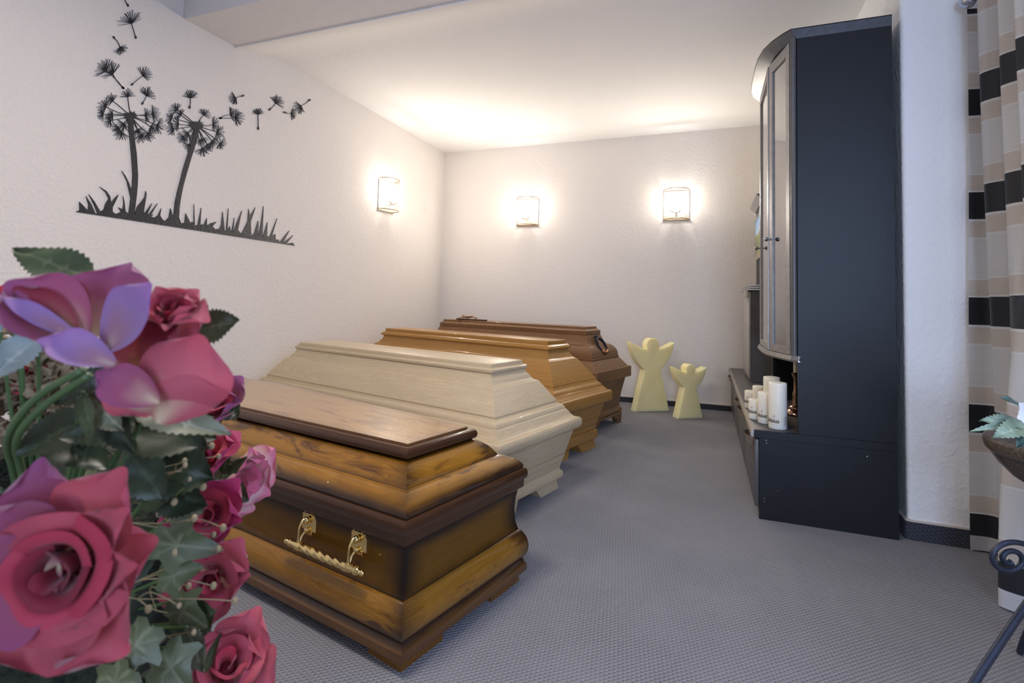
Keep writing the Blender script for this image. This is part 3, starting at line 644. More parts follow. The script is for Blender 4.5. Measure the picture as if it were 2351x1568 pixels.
# ---------------------------------------------------------------- wax angels
def wax_mat(name, col):
    m, nt, b = new_mat(name); n = noise(nt, coords(nt), 14, 3)
    L(nt, ramp(nt, n, [(.3, tuple(x*.95 for x in col)), (.7, col)]), b.inputs['Base Color'])
    b.inputs['Roughness'].default_value = .42; b.inputs['Subsurface Weight'].default_value = .85
    b.inputs['Subsurface Radius'].default_value = (1.0, .75, .35); b.inputs['Subsurface Scale'].default_value = .045
    return m
WAX = wax_mat('pale_yellow_wax', (.92, .83, .47)); CWAX = wax_mat('ivory_candle_wax', (.84, .80, .70))
def angel(name, loc, rz, Hh, label):
    S = Hh/.622
    right = [(.159,0),(.150,.035),(.128,.13),(.103,.235),(.0835,.315),(.076,.352)]
    wing = [(.095,.370),(.122,.398),(.150,.436),(.176,.487),(.194,.540),(.203,.588)]
    back = [(.188,.579),(.150,.560),(.108,.540),(.074,.528),(.054,.527)]
    head = [(.0535+.0035*0, .540)]+[(.060*math.cos(R_(a)), .562+.060*math.sin(R_(a))) for a in range(-8, 91, 14)]
    r = right+wing+back+head; out = r+[(-x, z) for x, z in reversed(r) if x > 1e-4]
    bm = bmesh.new(); T = .092/S
    vs = [bm.verts.new((x*S, -T*S/2, z*S)) for x, z in out]; fc = bm.faces.new(vs)
    ex = bmesh.ops.extrude_face_region(bm, geom=[fc]); bmesh.ops.translate(bm, vec=(0, T*S, 0), verts=[g for g in ex['geom'] if isinstance(g, bmesh.types.BMVert)])
    bmesh.ops.recalc_face_normals(bm, faces=bm.faces)
    rim = [e for e in bm.edges if abs(e.verts[0].co.y-e.verts[1].co.y) < 1e-6]
    bmesh.ops.bevel(bm, geom=rim, offset=.009*S, segments=3, profile=.5, affect='EDGES', clamp_overlap=True)
    me = bpy.data.meshes.new(name); bm.to_mesh(me); bm.free(); me.materials.append(WAX)
    me.polygons.foreach_set('use_smooth', [True]*len(me.polygons)); me.set_sharp_from_angle(angle=R_(40))
    o = bpy.data.objects.new(name, me); COL.objects.link(o); o.location = loc; o.rotation_euler = (0, 0, rz)
    return tag(o, label, 'figure', 'wax angel figures by the back wall')
n1 = Vector((-math.sin(R_(32.2)), math.cos(R_(32.2))))
a1 = Vector((-.430, 4.532))+n1*.046; a2 = Vector((-.115, 4.3975))+n1*.05
angel('angel_figure', (a1.x, a1.y, 0), R_(32.2), .625, 'tall pale yellow wax angel next to the brown coffin')
angel('angel_figure', (a2.x, a2.y, 0), R_(32.0), .437, 'small pale yellow wax angel nearer the black cabinet')

# ---------------------------------------------------------------- black wall unit
BLK = wood('black_stained_oak', (.0085, .0095, .0125), (.005, .0058, .008), .45, .0, spec=.36, rot=90, gs=.8, ring=.4)
for nd in BLK.node_tree.nodes:      # upright grain on the panels
    if nd.bl_idname == 'ShaderNodeMapping' and abs(nd.inputs['Rotation'].default_value[2]-R_(90)) < .01: nd.inputs['Rotation'].default_value = (0, R_(90), 0)
GREYF = plain('grey_brown_lacquer', (.085, .080, .078), .38, var=.1, bmp=.1)
BRONZE = metal('bronze_grey_moulding', (.42, .38, .34), .34, .1)
HAND = metal('pale_bronze', (.55, .47, .36), .38, .3)
INNER = plain('black_interior', (.010, .011, .014), .5)
YC = 2.490
base = thing('sideboard', 'long low black sideboard along the right wall', 'sideboard', (.455, 2.49, 0))
def bl(m, name, mat, parent, off, smooth=None):
    for p in m.v: p -= Vector(off)
    return m.build(name, mat, parent, smooth)
BO = (.455, 2.49, 0)
Y2 = 4.845
bl(MB().box(.218, .724, 2.509, Y2, .048, .345), 'carcass', INNER, base, BO)
bl(MB().box(.218, .726, 2.490, 2.508, 0, .3445).box(.199, .726, 2.4895, 2.5075, .3455, .3782), 'end_panel', BLK, base, BO)
bl(MB().box(.226, .240, 2.508, Y2, 0, .048), 'plinth', GREYF, base, BO)
bl(rbox(.196, .726, 2.508, Y2, .345, .378, .003), 'worktop', plain('grey_worktop', (.062,.060,.060), .33, var=.1, bmp=.1), base, BO, 40)
wt = MB()
prof = [(.196,.348),(.188,.350),(.183,.357),(.186,.364),(.184,.371),(.190,.3785),(.198,.379)]
nn = len(prof); wt.add([(x, 2.487, z) for x, z in prof]+[(x, Y2, z) for x, z in prof], [(i, i+1, nn+i+1, nn+i) for i in range(nn-1)]+[tuple(range(nn-1,-1,-1)), tuple(range(nn, 2*nn))])
bl(wt, 'edge_moulding', BRONZE, base, BO, 40)
seams = [2.492, 3.10, 3.66, 4.26, Y2-.004]; hy = [2.62, 3.235, 3.50, 4.62]
for i in range(4):
    dr = bpy.data.objects.new('door', None); COL.objects.link(dr); dr.parent = base
    bl(rbox(.201, .217, seams[i]+.002, seams[i+1]-.002, .052, .338, .002), 'door_panel', GREYF, dr, BO, 40)
    # cup handle: half shell hanging under the worktop edge
    m = MB(); y0 = hy[i]; U, V_ = 10, 6; vv = []
    for a in range(U+1):
        th = math.pi*a/U
        for b_ in range(V_+1):
            ph = (math.pi/2)*b_/V_
            vv.append((.199-.030*math.sin(ph)*math.sin(th)**.5, y0+.062*math.cos(th), .318-.036*math.sin(th)*math.cos(ph)+.018*math.sin(ph)))
    ff = [(a*(V_+1)+b_, (a+1)*(V_+1)+b_, (a+1)*(V_+1)+b_+1, a*(V_+1)+b_+1) for a in range(U) for b_ in range(V_)]
    m.add(vv, ff); bl(m, 'handle', HAND, dr, BO, 180)
SCREW = plain('bare_wood_dot', (.75,.74,.72), .5)
dots = MB()
for x, y, r in ((1759,1011,.0018),(1760,1017,.0018),(1755,1144,.0016),(1754,1151,.0016),(1785,1127,.0012),(1991,1048,.0025)):
    p = px_on(x, y, 1, 2.4895); dots.lathe([(r, 0), (r*.6, .0009)], 8, p, (0, -1, 0))
bl(dots, 'screw_dots', SCREW, base, BO)

vit = thing('display_cabinet', 'tall black display cabinet with bowed glass front, on the sideboard', 'cabinet', (.455, 2.49, .378))
VO = (.455, 2.49, .378)
bl(MB().box(.370, .724, 2.490, 2.510, .3795, 2.112), 'side_panel', BLK, vit, VO)
bl(MB().box(.370, .724, 3.385, 3.405, .3795, 2.112), 'side_panel', BLK, vit, VO)
bl(MB().box(.712, .724, 2.510, 3.385, .3795, 2.112), 'back_panel', INNER, vit, VO)
LINING = plain('pale_lining', (.74, .73, .72), .5, var=.03)
bl(MB().box(.706, .7115, 2.5105, 3.3845, .713, 2.111).box(.372, .706, 3.3775, 3.3845, .713, 2.111).box(.372, .706, 2.5105, 2.516, .713, 2.111), 'lining', LINING, vit, VO)
bl(MB().lathe([(.012, .71), (.012, 2.118)], 14, (.357, 2.500, 0)), 'corner_post', GREYF, vit, VO, 60)
bl(MB().lathe([(.012, .71), (.012, 2.118)], 14, (.357, 3.395, 0)), 'corner_post', GREYF, vit, VO, 60)
def bow(pts): return pts
half = [(.347,2.485),(.318,2.518),(.280,2.577),(.251,2.650),(.236,2.745),(.231,2.850)]
topc = half+[(.231,3.045)]+[(x, 5.895-y) for x, y in reversed(half[:-1])]
lowc = [(.371,2.490),(.345,2.522),(.318,2.575),(.298,2.642),(.288,2.745),(.286,2.85)]; lowc = lowc+[(.286,3.045)]+[(x, 5.895-y) for x, y in reversed(lowc[:-1])]
def band(p0, z0, p1, z1, back=.724, clip=None):
    if clip: p0 = [(x, min(max(y, 2.517), 3.376)) for x, y in p0]; p1 = [(x, min(max(y, 2.517), 3.376)) for x, y in p1]
    a = [(back, p0[0][1])]+p0+[(back, p0[-1][1])]; b = [(back, p1[0][1])]+p1+[(back, p1[-1][1])]; n = len(a)
    return MB().add([(x, y, z0) for x, y in a]+[(x, y, z1) for x, y in b], [tuple(range(n)), tuple(range(2*n-1, n-1, -1))]+[(i, n+i, n+(i+1) % n, (i+1) % n) for i in range(n)])
bl(band(lowc, 2.112, topc, 2.152), 'cornice', plain('dark_cornice', (.055,.057,.066), .42, var=.25), vit, VO, 25)
bl(band(topc, 2.152, [(x-.002, y) for x, y in topc], 2.157), 'cornice_top', BLK, vit, VO)
sil = [(.372,2.480),(.340,2.492),(.312,2.560),(.284,2.655),(.266,2.760),(.262,2.87)]; sil = sil+[(.262,3.025)]+[(x, 5.895-y) for x, y in reversed(sil[:-1])]
si2 = [(x+.006, y) for x, y in sil]
bl(band(si2, .684, sil, .692, .369), 'sill_underside', BRONZE, vit, VO, 25); bl(MB().box(.369, .712, 2.511, 3.384, .690, .711), 'niche_top', INNER, vit, VO); bl(band(sil, .692, si2, .710, .369), 'sill', plain('bronze_sill', (.20,.18,.165), .34, .3), vit, VO, 25)
VG = thin_glass('cabinet_glass', (.86, .87, .88), .01, 3.6)
DOORF = plain('grey_bronze_frame', (.27, .255, .25), .36, .25)
def glass_door(a, b, z0=.712, z1=2.108, st=.034, knob=None):
    a = Vector((*a, 0)); b = Vector((*b, 0)); d = (b-a).normalized(); nn = Vector((-d.y, d.x, 0)); ln = (b-a).length
    if nn.x > 0: nn = -nn
    dr = bpy.data.objects.new('glass_door', None); COL.objects.link(dr); dr.parent = vit
    def slab(s0, s1, za, zb, t0, t1):
        p = [a+d*s0+nn*t0, a+d*s1+nn*t0, a+d*s1+nn*t1, a+d*s0+nn*t1]; return MB().prism([(q.x, q.y) for q in p], za, zb)
    for s0, s1, za, zb, nm in ((0, st, z0, z1, 'stile'), (ln-st, ln, z0, z1, 'stile'), (st, ln-st, z0, z0+.03, 'rail'), (st, ln-st, z1-.05, z1, 'rail')):
        bl(slab(s0, s1, za, zb, -.009, .009), nm, DOORF, dr, VO)
    bl(slab(st, ln-st, z0+.03, z1-.05, -.002, .002), 'pane', VG, dr, VO)
    if knob:
        p = a+d*knob[0]+nn*.009; p.z = knob[1]
        bl(MB().lathe([(.005,0),(.004,.010),(.009,.014),(.011,.020),(.008,.026),(.001,.028)], 14, p, nn), 'knob', metal('dark_nickel', (.25,.25,.27), .2), dr, VO, 50)
glass_door((.350,2.516), (.293,2.735), knob=(.2125, 1.245))
glass_door((.289,2.742), (.289,3.153), knob=(.39, 1.245)); glass_door((.293,3.160), (.350,3.379))
for z in (.712, 1.06, 1.40, 1.74):
    m = band([(x+.02, y) for x, y in lowc], z, [(x+.02, y) for x, y in lowc], z+.006, .7055, True); bl(m, 'shelf', VG if z > .8 else GREYF, vit, VO)
# little things on the bottom shelf behind the glass
CARD = plain('cream_card', (.80, .74, .58), .6); WHT = plain('white_card', (.85, .85, .84), .5)
def small_box(name, p, sx, sy, sz, mat, label, cat):
    o = rbox(-sx/2, sx/2, -sy/2, sy/2, 0, sz, .002).build(name, mat, None, 40); o.location = p; return tag(o, label, cat)
small_box('urn_box', (.43, 2.80, .7185), .09, .09, .16, plain('grey_urn', (.18,.19,.20), .35), 'grey square urn behind the glass of the display cabinet', 'urn')
small_box('gift_box', (.43, 2.80, .8787), .055, .055, .036, CARD, 'cream box on the grey urn inside the display cabinet', 'box')
small_box('price_card', (.385, 2.715, .7185), .035, .012, .030, WHT, 'white price card low behind the cabinet glass', 'card')
# candlestick in the niche below
cs = thing('candlestick', 'bronze turned candlestick standing in the niche under the display cabinet', 'candlestick', (.425, 2.93, .378))
MB().lathe([(.001,.001),(.048,.001),(.052,.006),(.050,.014),(.040,.022),(.030,.028),(.033,.034),(.031,.040),(.020,.046),(.018,.060),(.014,.090),(.016,.105),(.011,.120),(.010,.18),(.016,.195),(.020,.205),(.013,.212),(.001,.212)], 28).build('turned_body', metal('brown_bronze', (.34,.22,.16), .22), cs, 40)
MB().lathe([(.001,.212),(.011,.212),(.011,.27),(.001,.27)], 16).build('candle_stub', CWAX, cs, 40)

# lower unit at the far end with its stepped top and the framed part above
low = thing('cabinet', 'small grey black cabinet unit with stepped top at the far end of sideboard', 'cabinet', (.50, 4.30, .3785))
LO = (.50, 4.30, .3785)
bl(MB().box(.300, .724, 4.02, 4.60, .379, 1.030), 'carcass', GREYF, low, LO)
bl(rbox(.286, .299, 4.025, 4.595, .40, 1.02, .002), 'door', plain('light_grey_front', (.30,.285,.27), .35), low, LO, 40)
for k, (z, e) in enumerate(((1.031, .018), (1.046, .010), (1.061, .002))):
    bl(rbox(.300-e-.01, .724, 4.02-e, 4.60+e*.5, z, z+.014, .004), 'top_step', metal('grey_step', (.35,.35,.36), .3), low, LO, 40)
bl(MB().box(.262, .282, 4.03, 4.20, .985, 1.04), 'handle', HAND, low, LO)
up = thing('picture_cabinet', 'narrow black upper cabinet with canopy near the back wall', 'cabinet', (.55, 4.30, 1.076))
UO = (.55, 4.30, 1.076)
bl(MB().box(.382, .724, 4.06, 4.60, 1.0765, 1.690), 'carcass', BLK, up, UO)
bl(MB().add([(.375,4.05,1.690),(.724,4.05,1.690),(.724,4.62,1.690),(.375,4.62,1.690),(.335,4.02,1.735),(.724,4.02,1.735),(.724,4.65,1.735),(.335,4.65,1.735)],[(0,3,2,1),(4,5,6,7),(0,1,5,4),(1,2,6,5),(2,3,7,6),(3,0,4,7)]), 'canopy', plain('grey_canopy', (.22,.21,.21), .35), up, UO)
m, nt, b = new_mat('landscape_print'); c = coords(nt); s = N(nt, 'ShaderNodeSeparateXYZ'); L(nt, c, s.inputs[0])
f_ = math_(nt, 'ADD', math_(nt, 'MULTIPLY_ADD', s.outputs[2], 3.2, .5), math_(nt, 'MULTIPLY', math_(nt, 'SUBTRACT', noise(nt, c, 18, 4), .5), .3))
L(nt, ramp(nt, f_, [(0, (.30,.24,.12)), (.35, (.12,.16,.05)), (.58, (.25,.26,.10)), (.66, (.35,.50,.70)), (1, (.16,.34,.62))]), b.inputs['Base Color']); b.inputs['Roughness'].default_value = .25
pic = thing('framed_picture', 'landscape photo in a thin silver frame on the upper cabinet front', 'picture', (.3815, 4.32, 1.455))
MB().box(-.006, -.0005, -.235, .235, -.155, .155).build('print', m, pic)
fr = MB().box(-.012, -.0005, -.25, -.235, -.17, .17).box(-.012, -.0005, .235, .25, -.17, .17).box(-.012, -.0005, -.235, .235, .155, .17).box(-.012, -.0005, -.235, .235, -.17, -.155)
fr.build('frame', CHROME, pic)

# ---------------------------------------------------------------- pillar candles with their print
INK = plain('black_print', (.012, .012, .012), .5)
def wrap(pts, r, z0):
    "flat print (metres of arc, height) laid round a candle; arc 0 faces the camera"
    return [Vector((math.sin(a/r)*r, -math.cos(a/r)*r, z0+z)) for a, z in pts]
def text_mesh(body, size):
    cu = bpy.data.curves.new('lettering', 'FONT'); cu.body = body; cu.size = size; cu.offset = size*.018; cu.resolution_u = 3
    o = bpy.data.objects.new('lettering_tmp', cu); COL.objects.link(o); dg = bpy.context.evaluated_depsgraph_get()
    me = o.evaluated_get(dg).to_mesh(); v = [(p.co.x, p.co.y) for p in me.vertices]; f = [tuple(q.vertices) for q in me.polygons]
    wd = max(p[0] for p in v); o.evaluated_get(dg).to_mesh_clear(); bpy.data.objects.remove(o); bpy.data.curves.remove(cu); return v, f, wd
TV, TF, TWD = text_mesh('Bolsius', .0235)
def candle(x, y, r, h, label, end_arc=.006, printed=True):
    t = thing('pillar_candle', label, 'candle', (x, y, .3792), math.atan2(x, -y)+math.pi if False else -math.atan2(x, y), 'ivory pillar candles on the sideboard')
    MB().lathe([(.001,0),(r-.003,0),(r-.0008,.0015),(r,.004),(r,h-.005),(r-.0012,h-.0015),(r-.004,h),(r-.010,h-.0015),(.004,h-.003),(.001,h-.003)], 40).build('wax_body', CWAX, t, 35)
    MB().tube([(0,0,h-.004),(.0005,0,h+.004),(.002,0,h+.009)], .0011, 6).build('wick', plain('wick_cotton', (.6,.55,.45), .9), t)
    if printed:
        q = r/.035; v = wrap([(a-TWD+end_arc, z) for a, z in TV], r+.0004, .030); mesh_obj('lettering', v, TF, INK, t)
        fl = []; c0 = end_arc-TWD*.335
        for i in range(16):
            a = 2*math.pi*i/16; fl.append((c0+.0026*math.sin(a)*(1-.35*math.cos(a)), .0275+.0050*math.cos(a)))
        fi = [(c0+(p[0]-c0)*.62, .0275+(p[1]-.0275)*.66-.0004) for p in fl]
        mesh_obj('flame_mark', wrap(fl+fi, r+.0004, .030), [(i, (i+1) % 16, 16+(i+1) % 16, 16+i) for i in range(16)], INK, t)
        m = MB()
        for i in range(9):
            z = .017+i*.0048; a0, a1_ = r*.78, r*1.35; pts = []
            for j in range(5): a = a0+(a1_-a0)*j/4; pts += [(a, z), (a, z+(.0026 if i % 3 else .0016))]
            m.add(wrap(pts, r+.0003, 0), [(2*j, 2*j+2, 2*j+3, 2*j+1) for j in range(4)])
        for i in range(6): m.add(wrap([(r*.60, .020+i*.007), (r*.64, .020+i*.007), (r*.64, .022+i*.007), (r*.60, .022+i*.007)], r+.0003, 0), [(0,1,2,3)])
        m.build('barcode', plain('grey_print', (.30,.30,.30), .5), t)
    return t
candle(.300, 2.566, .0375, .203, 'tallest ivory pillar candle at the front, nearest the camera')
candle(.2595, 2.656, .033, .143, 'medium ivory pillar candle left of the front one')
candle(.2225, 2.732, .030, .094, 'short ivory pillar candle at the sideboard edge')
candle(.2205, 3.005, .028, .092, 'short ivory pillar candle farthest back at the edge')
candle(.2560, 2.945, .030, .128, 'ivory pillar candle at the back, behind the short ones', printed=False)
candle(.3000, 2.790, .037, .198, 'tall ivory pillar candle behind the medium one', printed=False)

# ---------------------------------------------------------------- curtain
def curtain_mat():
    m, nt, b = new_mat('striped_voile'); out = nt.nodes['Material Output']
    t = N(nt, 'ShaderNodeTexCoord'); s = N(nt, 'ShaderNodeSeparateXYZ'); L(nt, t.outputs['Object'], s.inputs[0])
    ph = math_(nt, 'FRACT', math_(nt, 'DIVIDE', math_(nt, 'SUBTRACT', s.outputs[2], .0325), .4152))
    P = .4152; blk = .105/P; bg = .063/P; ln = .006/P
    Wt, Bg, Bk, Wl = (.80,.79,.78), (.72,.645,.575), (.020,.021,.028), (.86,.86,.86)
    r = N(nt, 'ShaderNodeValToRGB'); r.color_ramp.interpolation = 'CONSTANT'; e = r.color_ramp.elements
    stops = [(0, Wl), (ln*.6, Bk), (ln+blk, Wl), (2*ln+blk, Bg), (2*ln+blk+bg, Wl), (3*ln+blk+bg, Wt), (1-2*ln-bg, Wl), (1-ln-bg, Bg), (1-ln, Wl)]
    # band just under the black one is beige too, its share sits at the top of the period
    while len(e) < len(stops): e.new(.5)
    for el, (p, c) in zip(e, stops): el.position = min(1, p); el.color = (*c, 1)
    L(nt, ph, r.inputs[0])
    hem = math_(nt, 'GREATER_THAN', s.outputs[2], .062)
    col = mixc(nt, hem, (.74,.74,.77), r.outputs[0])
    c = coords(nt, (300, 300, 12)); wv = noise(nt, c, 1, 2); c2_ = coords(nt, (25, 25, 700)); wv2 = noise(nt, c2_, 1, 2)
    col = mixc(nt, math_(nt, 'MULTIPLY', wv2, .35), col, (.35,.35,.37), 'MULTIPLY')
    L(nt, col, b.inputs['Base Color']); b.inputs['Roughness'].default_value = .6; b.inputs['Sheen Weight'].default_value = .2
    tl = N(nt, 'ShaderNodeBsdfTranslucent'); L(nt, col, tl.inputs[0]); mx = N(nt, 'ShaderNodeMixShader'); mx.inputs[0].default_value = .3
    L(nt, b.outputs[0], mx.inputs[1]); L(nt, tl.outputs[0], mx.inputs[2]); L(nt, mx.outputs[0], out.inputs[0]); bump(nt, b, math_(nt, 'ADD', wv, wv2), .1, .001); return m
VOILE = curtain_mat()
def spline(pts, n):
    out = []; k = len(pts)
    for i in range(k-1):
        p0, p1, p2, p3 = (Vector(pts[max(i-1, 0)]), Vector(pts[i]), Vector(pts[i+1]), Vector(pts[min(i+2, k-1)]))
        for j in range(n):
            t = j/n; out.append(.5*((2*p1)+(p2-p0)*t+(2*p0-5*p1+4*p2-p3)*t*t+(3*p1-p0-3*p2+p3)*t**3))
    out.append(Vector(pts[-1])); return out
cpt = [(.978,2.488),(1.035,2.490),(1.055,2.44),(.985,2.385),(.952,2.340),(.985,2.295),(1.05,2.27),(1.02,2.22),(.948,2.195),(.985,2.15),(1.05,2.13),(1.00,2.10),(.935,2.07),(.985,2.02),(1.055,1.98),(.98,1.92),(.93,1.86),(1.0,1.82),(1.05,1.80)]
cpb = [(.953,2.488),(1.015,2.494),(1.050,2.46),(1.02,2.41),(.985,2.35),(1.005,2.30),(1.055,2.27),(1.03,2.22),(.965,2.17),(.905,2.11),(.858,2.065),(.895,2.03),(.95,2.02),(.985,1.99),(1.055,1.96),(.99,1.90),(.93,1.84),(1.0,1.81),(1.05,1.80)]
sp_t, sp_b = spline(cpt, 6), spline(cpb, 6)
n = len(sp_t); nz = 40; v = []
for j in range(nz+1):
    z = .008+(2.135-.008)*j/nz; t = 1-(z/2.135); t = t*t*(3-2*t)
    for i in range(n): p = sp_t[i].lerp(sp_b[i], t); v.append((p.x, p.y, z))
f = [(j*n+i, j*n+i+1, (j+1)*n+i+1, (j+1)*n+i) for j in range(nz) for i in range(n-1)]
cu = thing('curtain', 'white voile curtain with black and beige horizontal bands, hanging beside pillar', 'curtain', (0, 0, 0))
mesh_obj('voile', v, f, VOILE, cu, 180)
rod = thing('curtain_rod', 'silver curtain rod with ringed end knob above the curtain', 'curtain rod', (1.0, 2.0, 2.165))
SILV = metal('brushed_silver', (.55, .57, .66), .3)
MB().tube([(0, .34, 0), (0, -2.3, 0)], .012, 12).build('rod', SILV, rod, 60)
MB().lathe([(.001,0),(.018,.002),(.026,.012),(.029,.026),(.026,.038),(.019,.044),(.024,.049),(.024,.055),(.017,.060),(.021,.066),(.019,.072),(.012,.076),(.001,.077)], 24, (-.035, .485, -.012), (.25, -1, .1)).build('end_knob', SILV, rod, 40)
MB().tube([(.10, .30, 0), (.0, .30, 0)], .008, 8).build('wall_bracket', SILV, rod, 60)

# ---------------------------------------------------------------- plant stand, bowl and its silk plant
BIRON = plain('blue_black_iron', (.030, .037, .060), .45, .5, bmp=.15)
BC = Vector((.838, 1.555, .608))
stand = thing('plant_stand', 'wrought iron tripod plant stand with scrolls under the wooden bowl', 'plant stand', (BC.x, BC.y, 0))
SO = Vector((BC.x, BC.y, 0))
def legs_at(rz):
    rot = Matrix.Rotation(rz, 3, 'Z'); ptsw = [from_px(2470, 1232, 1.155), from_px(2420, 1300, 1.125), from_px(2351, 1396, 1.085), from_px(2290, 1486, 1.04), from_px(2235, 1570, 1.0)]
    q = ptsw[-1]; ptsw += [q+Vector((-.075, -.075, -.062)), q+Vector((-.14, -.135, -.135)), q+Vector((-.17, -.165, -.184))]
    ptsw[-1].z = .006
    ptsw = [rot @ (p-SO) for p in ptsw]
    return ptsw if not rz else [Vector((p.x*.38, p.y*.38, p.z)) for p in ptsw]
for k in range(3): MB().tube(spline(legs_at(R_(120*k)), 5), .0075, 10).build('leg', BIRON, stand, 60)
def scroll():
    # spiral in the plane facing the camera, its outer end running back to the hub
    c0 = (2319, 1283); pts = []; rs = []
    for i in range(64):
        t = i/63; a = R_(62)+t*R_(585); r = 51-40*t**.8; pts.append(from_px(c0[0]+r*math.cos(a)*1.02, c0[1]-r*math.sin(a)*.80, 1.10)); rs.append(.0056)
    rs[-1] = .0078; rs[-2] = .0068
    pts = [from_px(2460, 1300, 1.13), from_px(2405, 1262, 1.11)]+pts; rs = [.0055, .0055]+rs
    return [p-SO for p in pts], rs
p, r = scroll(); MB().tube(p, r, 10).build('scroll', BIRON, stand, 180)
MB().tube([(0, 0, .30), (0, 0, .50)], .012, 12).tube([(.115*math.cos(R_(a)), .115*math.sin(R_(a)), .499) for a in range(0, 361, 12)], .006, 8).tube([(-.115,0,.499),(.115,0,.499)], .005, 8).tube([(0,-.115,.499),(0,.115,.499)], .005, 8).build('hub_and_ring', BIRON, stand, 60)
BOWLW = wood('dark_burnt_wood', (.105, .080, .062), (.030, .022, .018), .42, .15, gs=1.6, ring=.75)
bw = MB().lathe([(.001,-.110),(.085,-.109),(.115,-.100),(.150,-.078),(.175,-.050),(.188,-.028),(.190,-.024),(.196,-.020),(.2005,-.008),(.200,.004),(.195,.010),(.186,.010),(.180,.004),(.168,-.020),(.150,-.040),(.110,-.062),(.06,-.074),(.001,-.078)], 64).build('wooden_bowl', BOWLW, None, 35)
bw.location = BC; tag(bw, 'wide dark grained wooden bowl on the iron plant stand', 'bowl')

# ---------------------------------------------------------------- leaves and petals
def frame(D, Nh):
    D = D.normalized(); Nn = (Nh-D*Nh.dot(D)).normalized(); return D.cross(Nn), D, Nn
def petal_w(v):
    if v < .6: return .16+.84*math.sin(math.pi/2*(v/.6))**.85
    return max(0, 1-.88*((v-.6)/.4)**2.4)**.5
def petal(B, T, Nh, W, cup=.3, bend=.3, curl=.25, ruf=.04, seed=0, nu=10, nv=12):
    "B base, T tip, Nh inner side; cup lifts the edges inward, bend arches the petal inward, curl rolls the lip outward"
    rd = random.Random(seed); X, D, Nn = frame(T-B, Nh); Ln = (T-B).length; p1, p2 = rd.uniform(0, 6), rd.uniform(0, 6)
    v = []; pv = []; be = bend if abs(bend) > 1e-3 else 1e-3; ch = 2*math.sin(be/2)/be
    for j in range(nv+1):
        t = j/nv; th = be*(t-.5); y = (math.sin(th)-math.sin(-be/2))/be/ch*Ln; z = -(math.cos(th)-math.cos(be/2))/be/ch*Ln
        wd = W*petal_w(t)
        for i in range(nu+1):
            u = -1+2*i/nu
            q = cup*W*(u*u)*(.35+.65*math.sin(math.pi*min(1, t*1.1)*.5))
            rim = max(0, max(t, .25+.75*abs(u)*t)-.72)/.28
            q -= curl*W*rim*rim
            q += ruf*W*(math.sin(3.1*u+p1)*t+math.sin(7*t+p2+2*u)*.6*t)
            yy = y-.17*Ln*u*u*t*t
            v.append(B+X*(u*wd)+D*yy+Nn*(q-z*0+z)); pv.append(min(1, max(t, .55*abs(u)+.4*t)))
    f = [(j*(nu+1)+i, j*(nu+1)+i+1, (j+1)*(nu+1)+i+1, (j+1)*(nu+1)+i) for j in range(nv) for i in range(nu)]
    return v, f, pv
def wrap_petal(C, A, e1, e2, r, az, span, h, flare, seed=0, nu=12, nv=8):
    "inner petal that wraps round the heart of a rose"
    rd = random.Random(seed); v = []; pv = []; p1 = rd.uniform(0, 6)
    for j in range(nv+1):
        t = j/nv
        for i in range(nu+1):
            u = -1+2*i/nu; an = az+u*span/2
            rr = r*(.50+.50*t**.6)*(1+.10*u)+flare*max(0, t-.62)**2/.145+.04*r*math.sin(4*u+p1)*t
            hh = h*(t*(1-.16*u*u)-.05*math.sin(5*u+p1)*t*t)-flare*.35*max(0, t-.8)/.2
            v.append(C+(e1*math.cos(an)+e2*math.sin(an))*rr+A*hh); pv.append(min(1, .58+.42*t))
    f = [(j*(nu+1)+i, j*(nu+1)+i+1, (j+1)*(nu+1)+i+1, (j+1)*(nu+1)+i) for j in range(nv) for i in range(nu)]
    return v, f, pv
def leaf(B, T, Nh, W, fold=.25, droop=.3, teeth=.10, nt_=11, wave=.05, seed=0, point=1.0):
    rd = random.Random(seed); X, D, Nn = frame(T-B, Nh); Ln = (T-B).length; v = []; pv = []; us = (-1, -.62, -.28, 0, .28, .62, 1); nv = nt_*2; ph = rd.uniform(0, 6)
    for j in range(nv+1):
        t = j/nv; wd = W*(math.sin(math.pi*t**.72)**.8 if 0 < t < 1 else .02)*(1-.12*t)
        for u in us:
            k = 1+(teeth if j % 2 else -teeth*.6) if abs(u) == 1 else 1
            v.append(B+X*(u*wd*k)+D*(t*Ln+(teeth*.35*Ln/nt_*2 if (abs(u) == 1 and j % 2) else 0))+Nn*(fold*W*abs(u)-droop*Ln*(t*t-t)*-1*.0-droop*Ln*t*t*.5+droop*Ln*.5*t+wave*W*math.sin(9*t+3*u+ph))); 
            pv.append(min(abs(u), abs(((t*5+abs(u)*1.1) % 1)-.0)*.55+.02 if abs(u) > .1 else 0) if abs(u) > .05 else 0)
    m = len(us); f = [(j*m+i, j*m+i+1, (j+1)*m+i+1, (j+1)*m+i) for j in range(nv) for i in range(m-1)]
    return v, f, pv
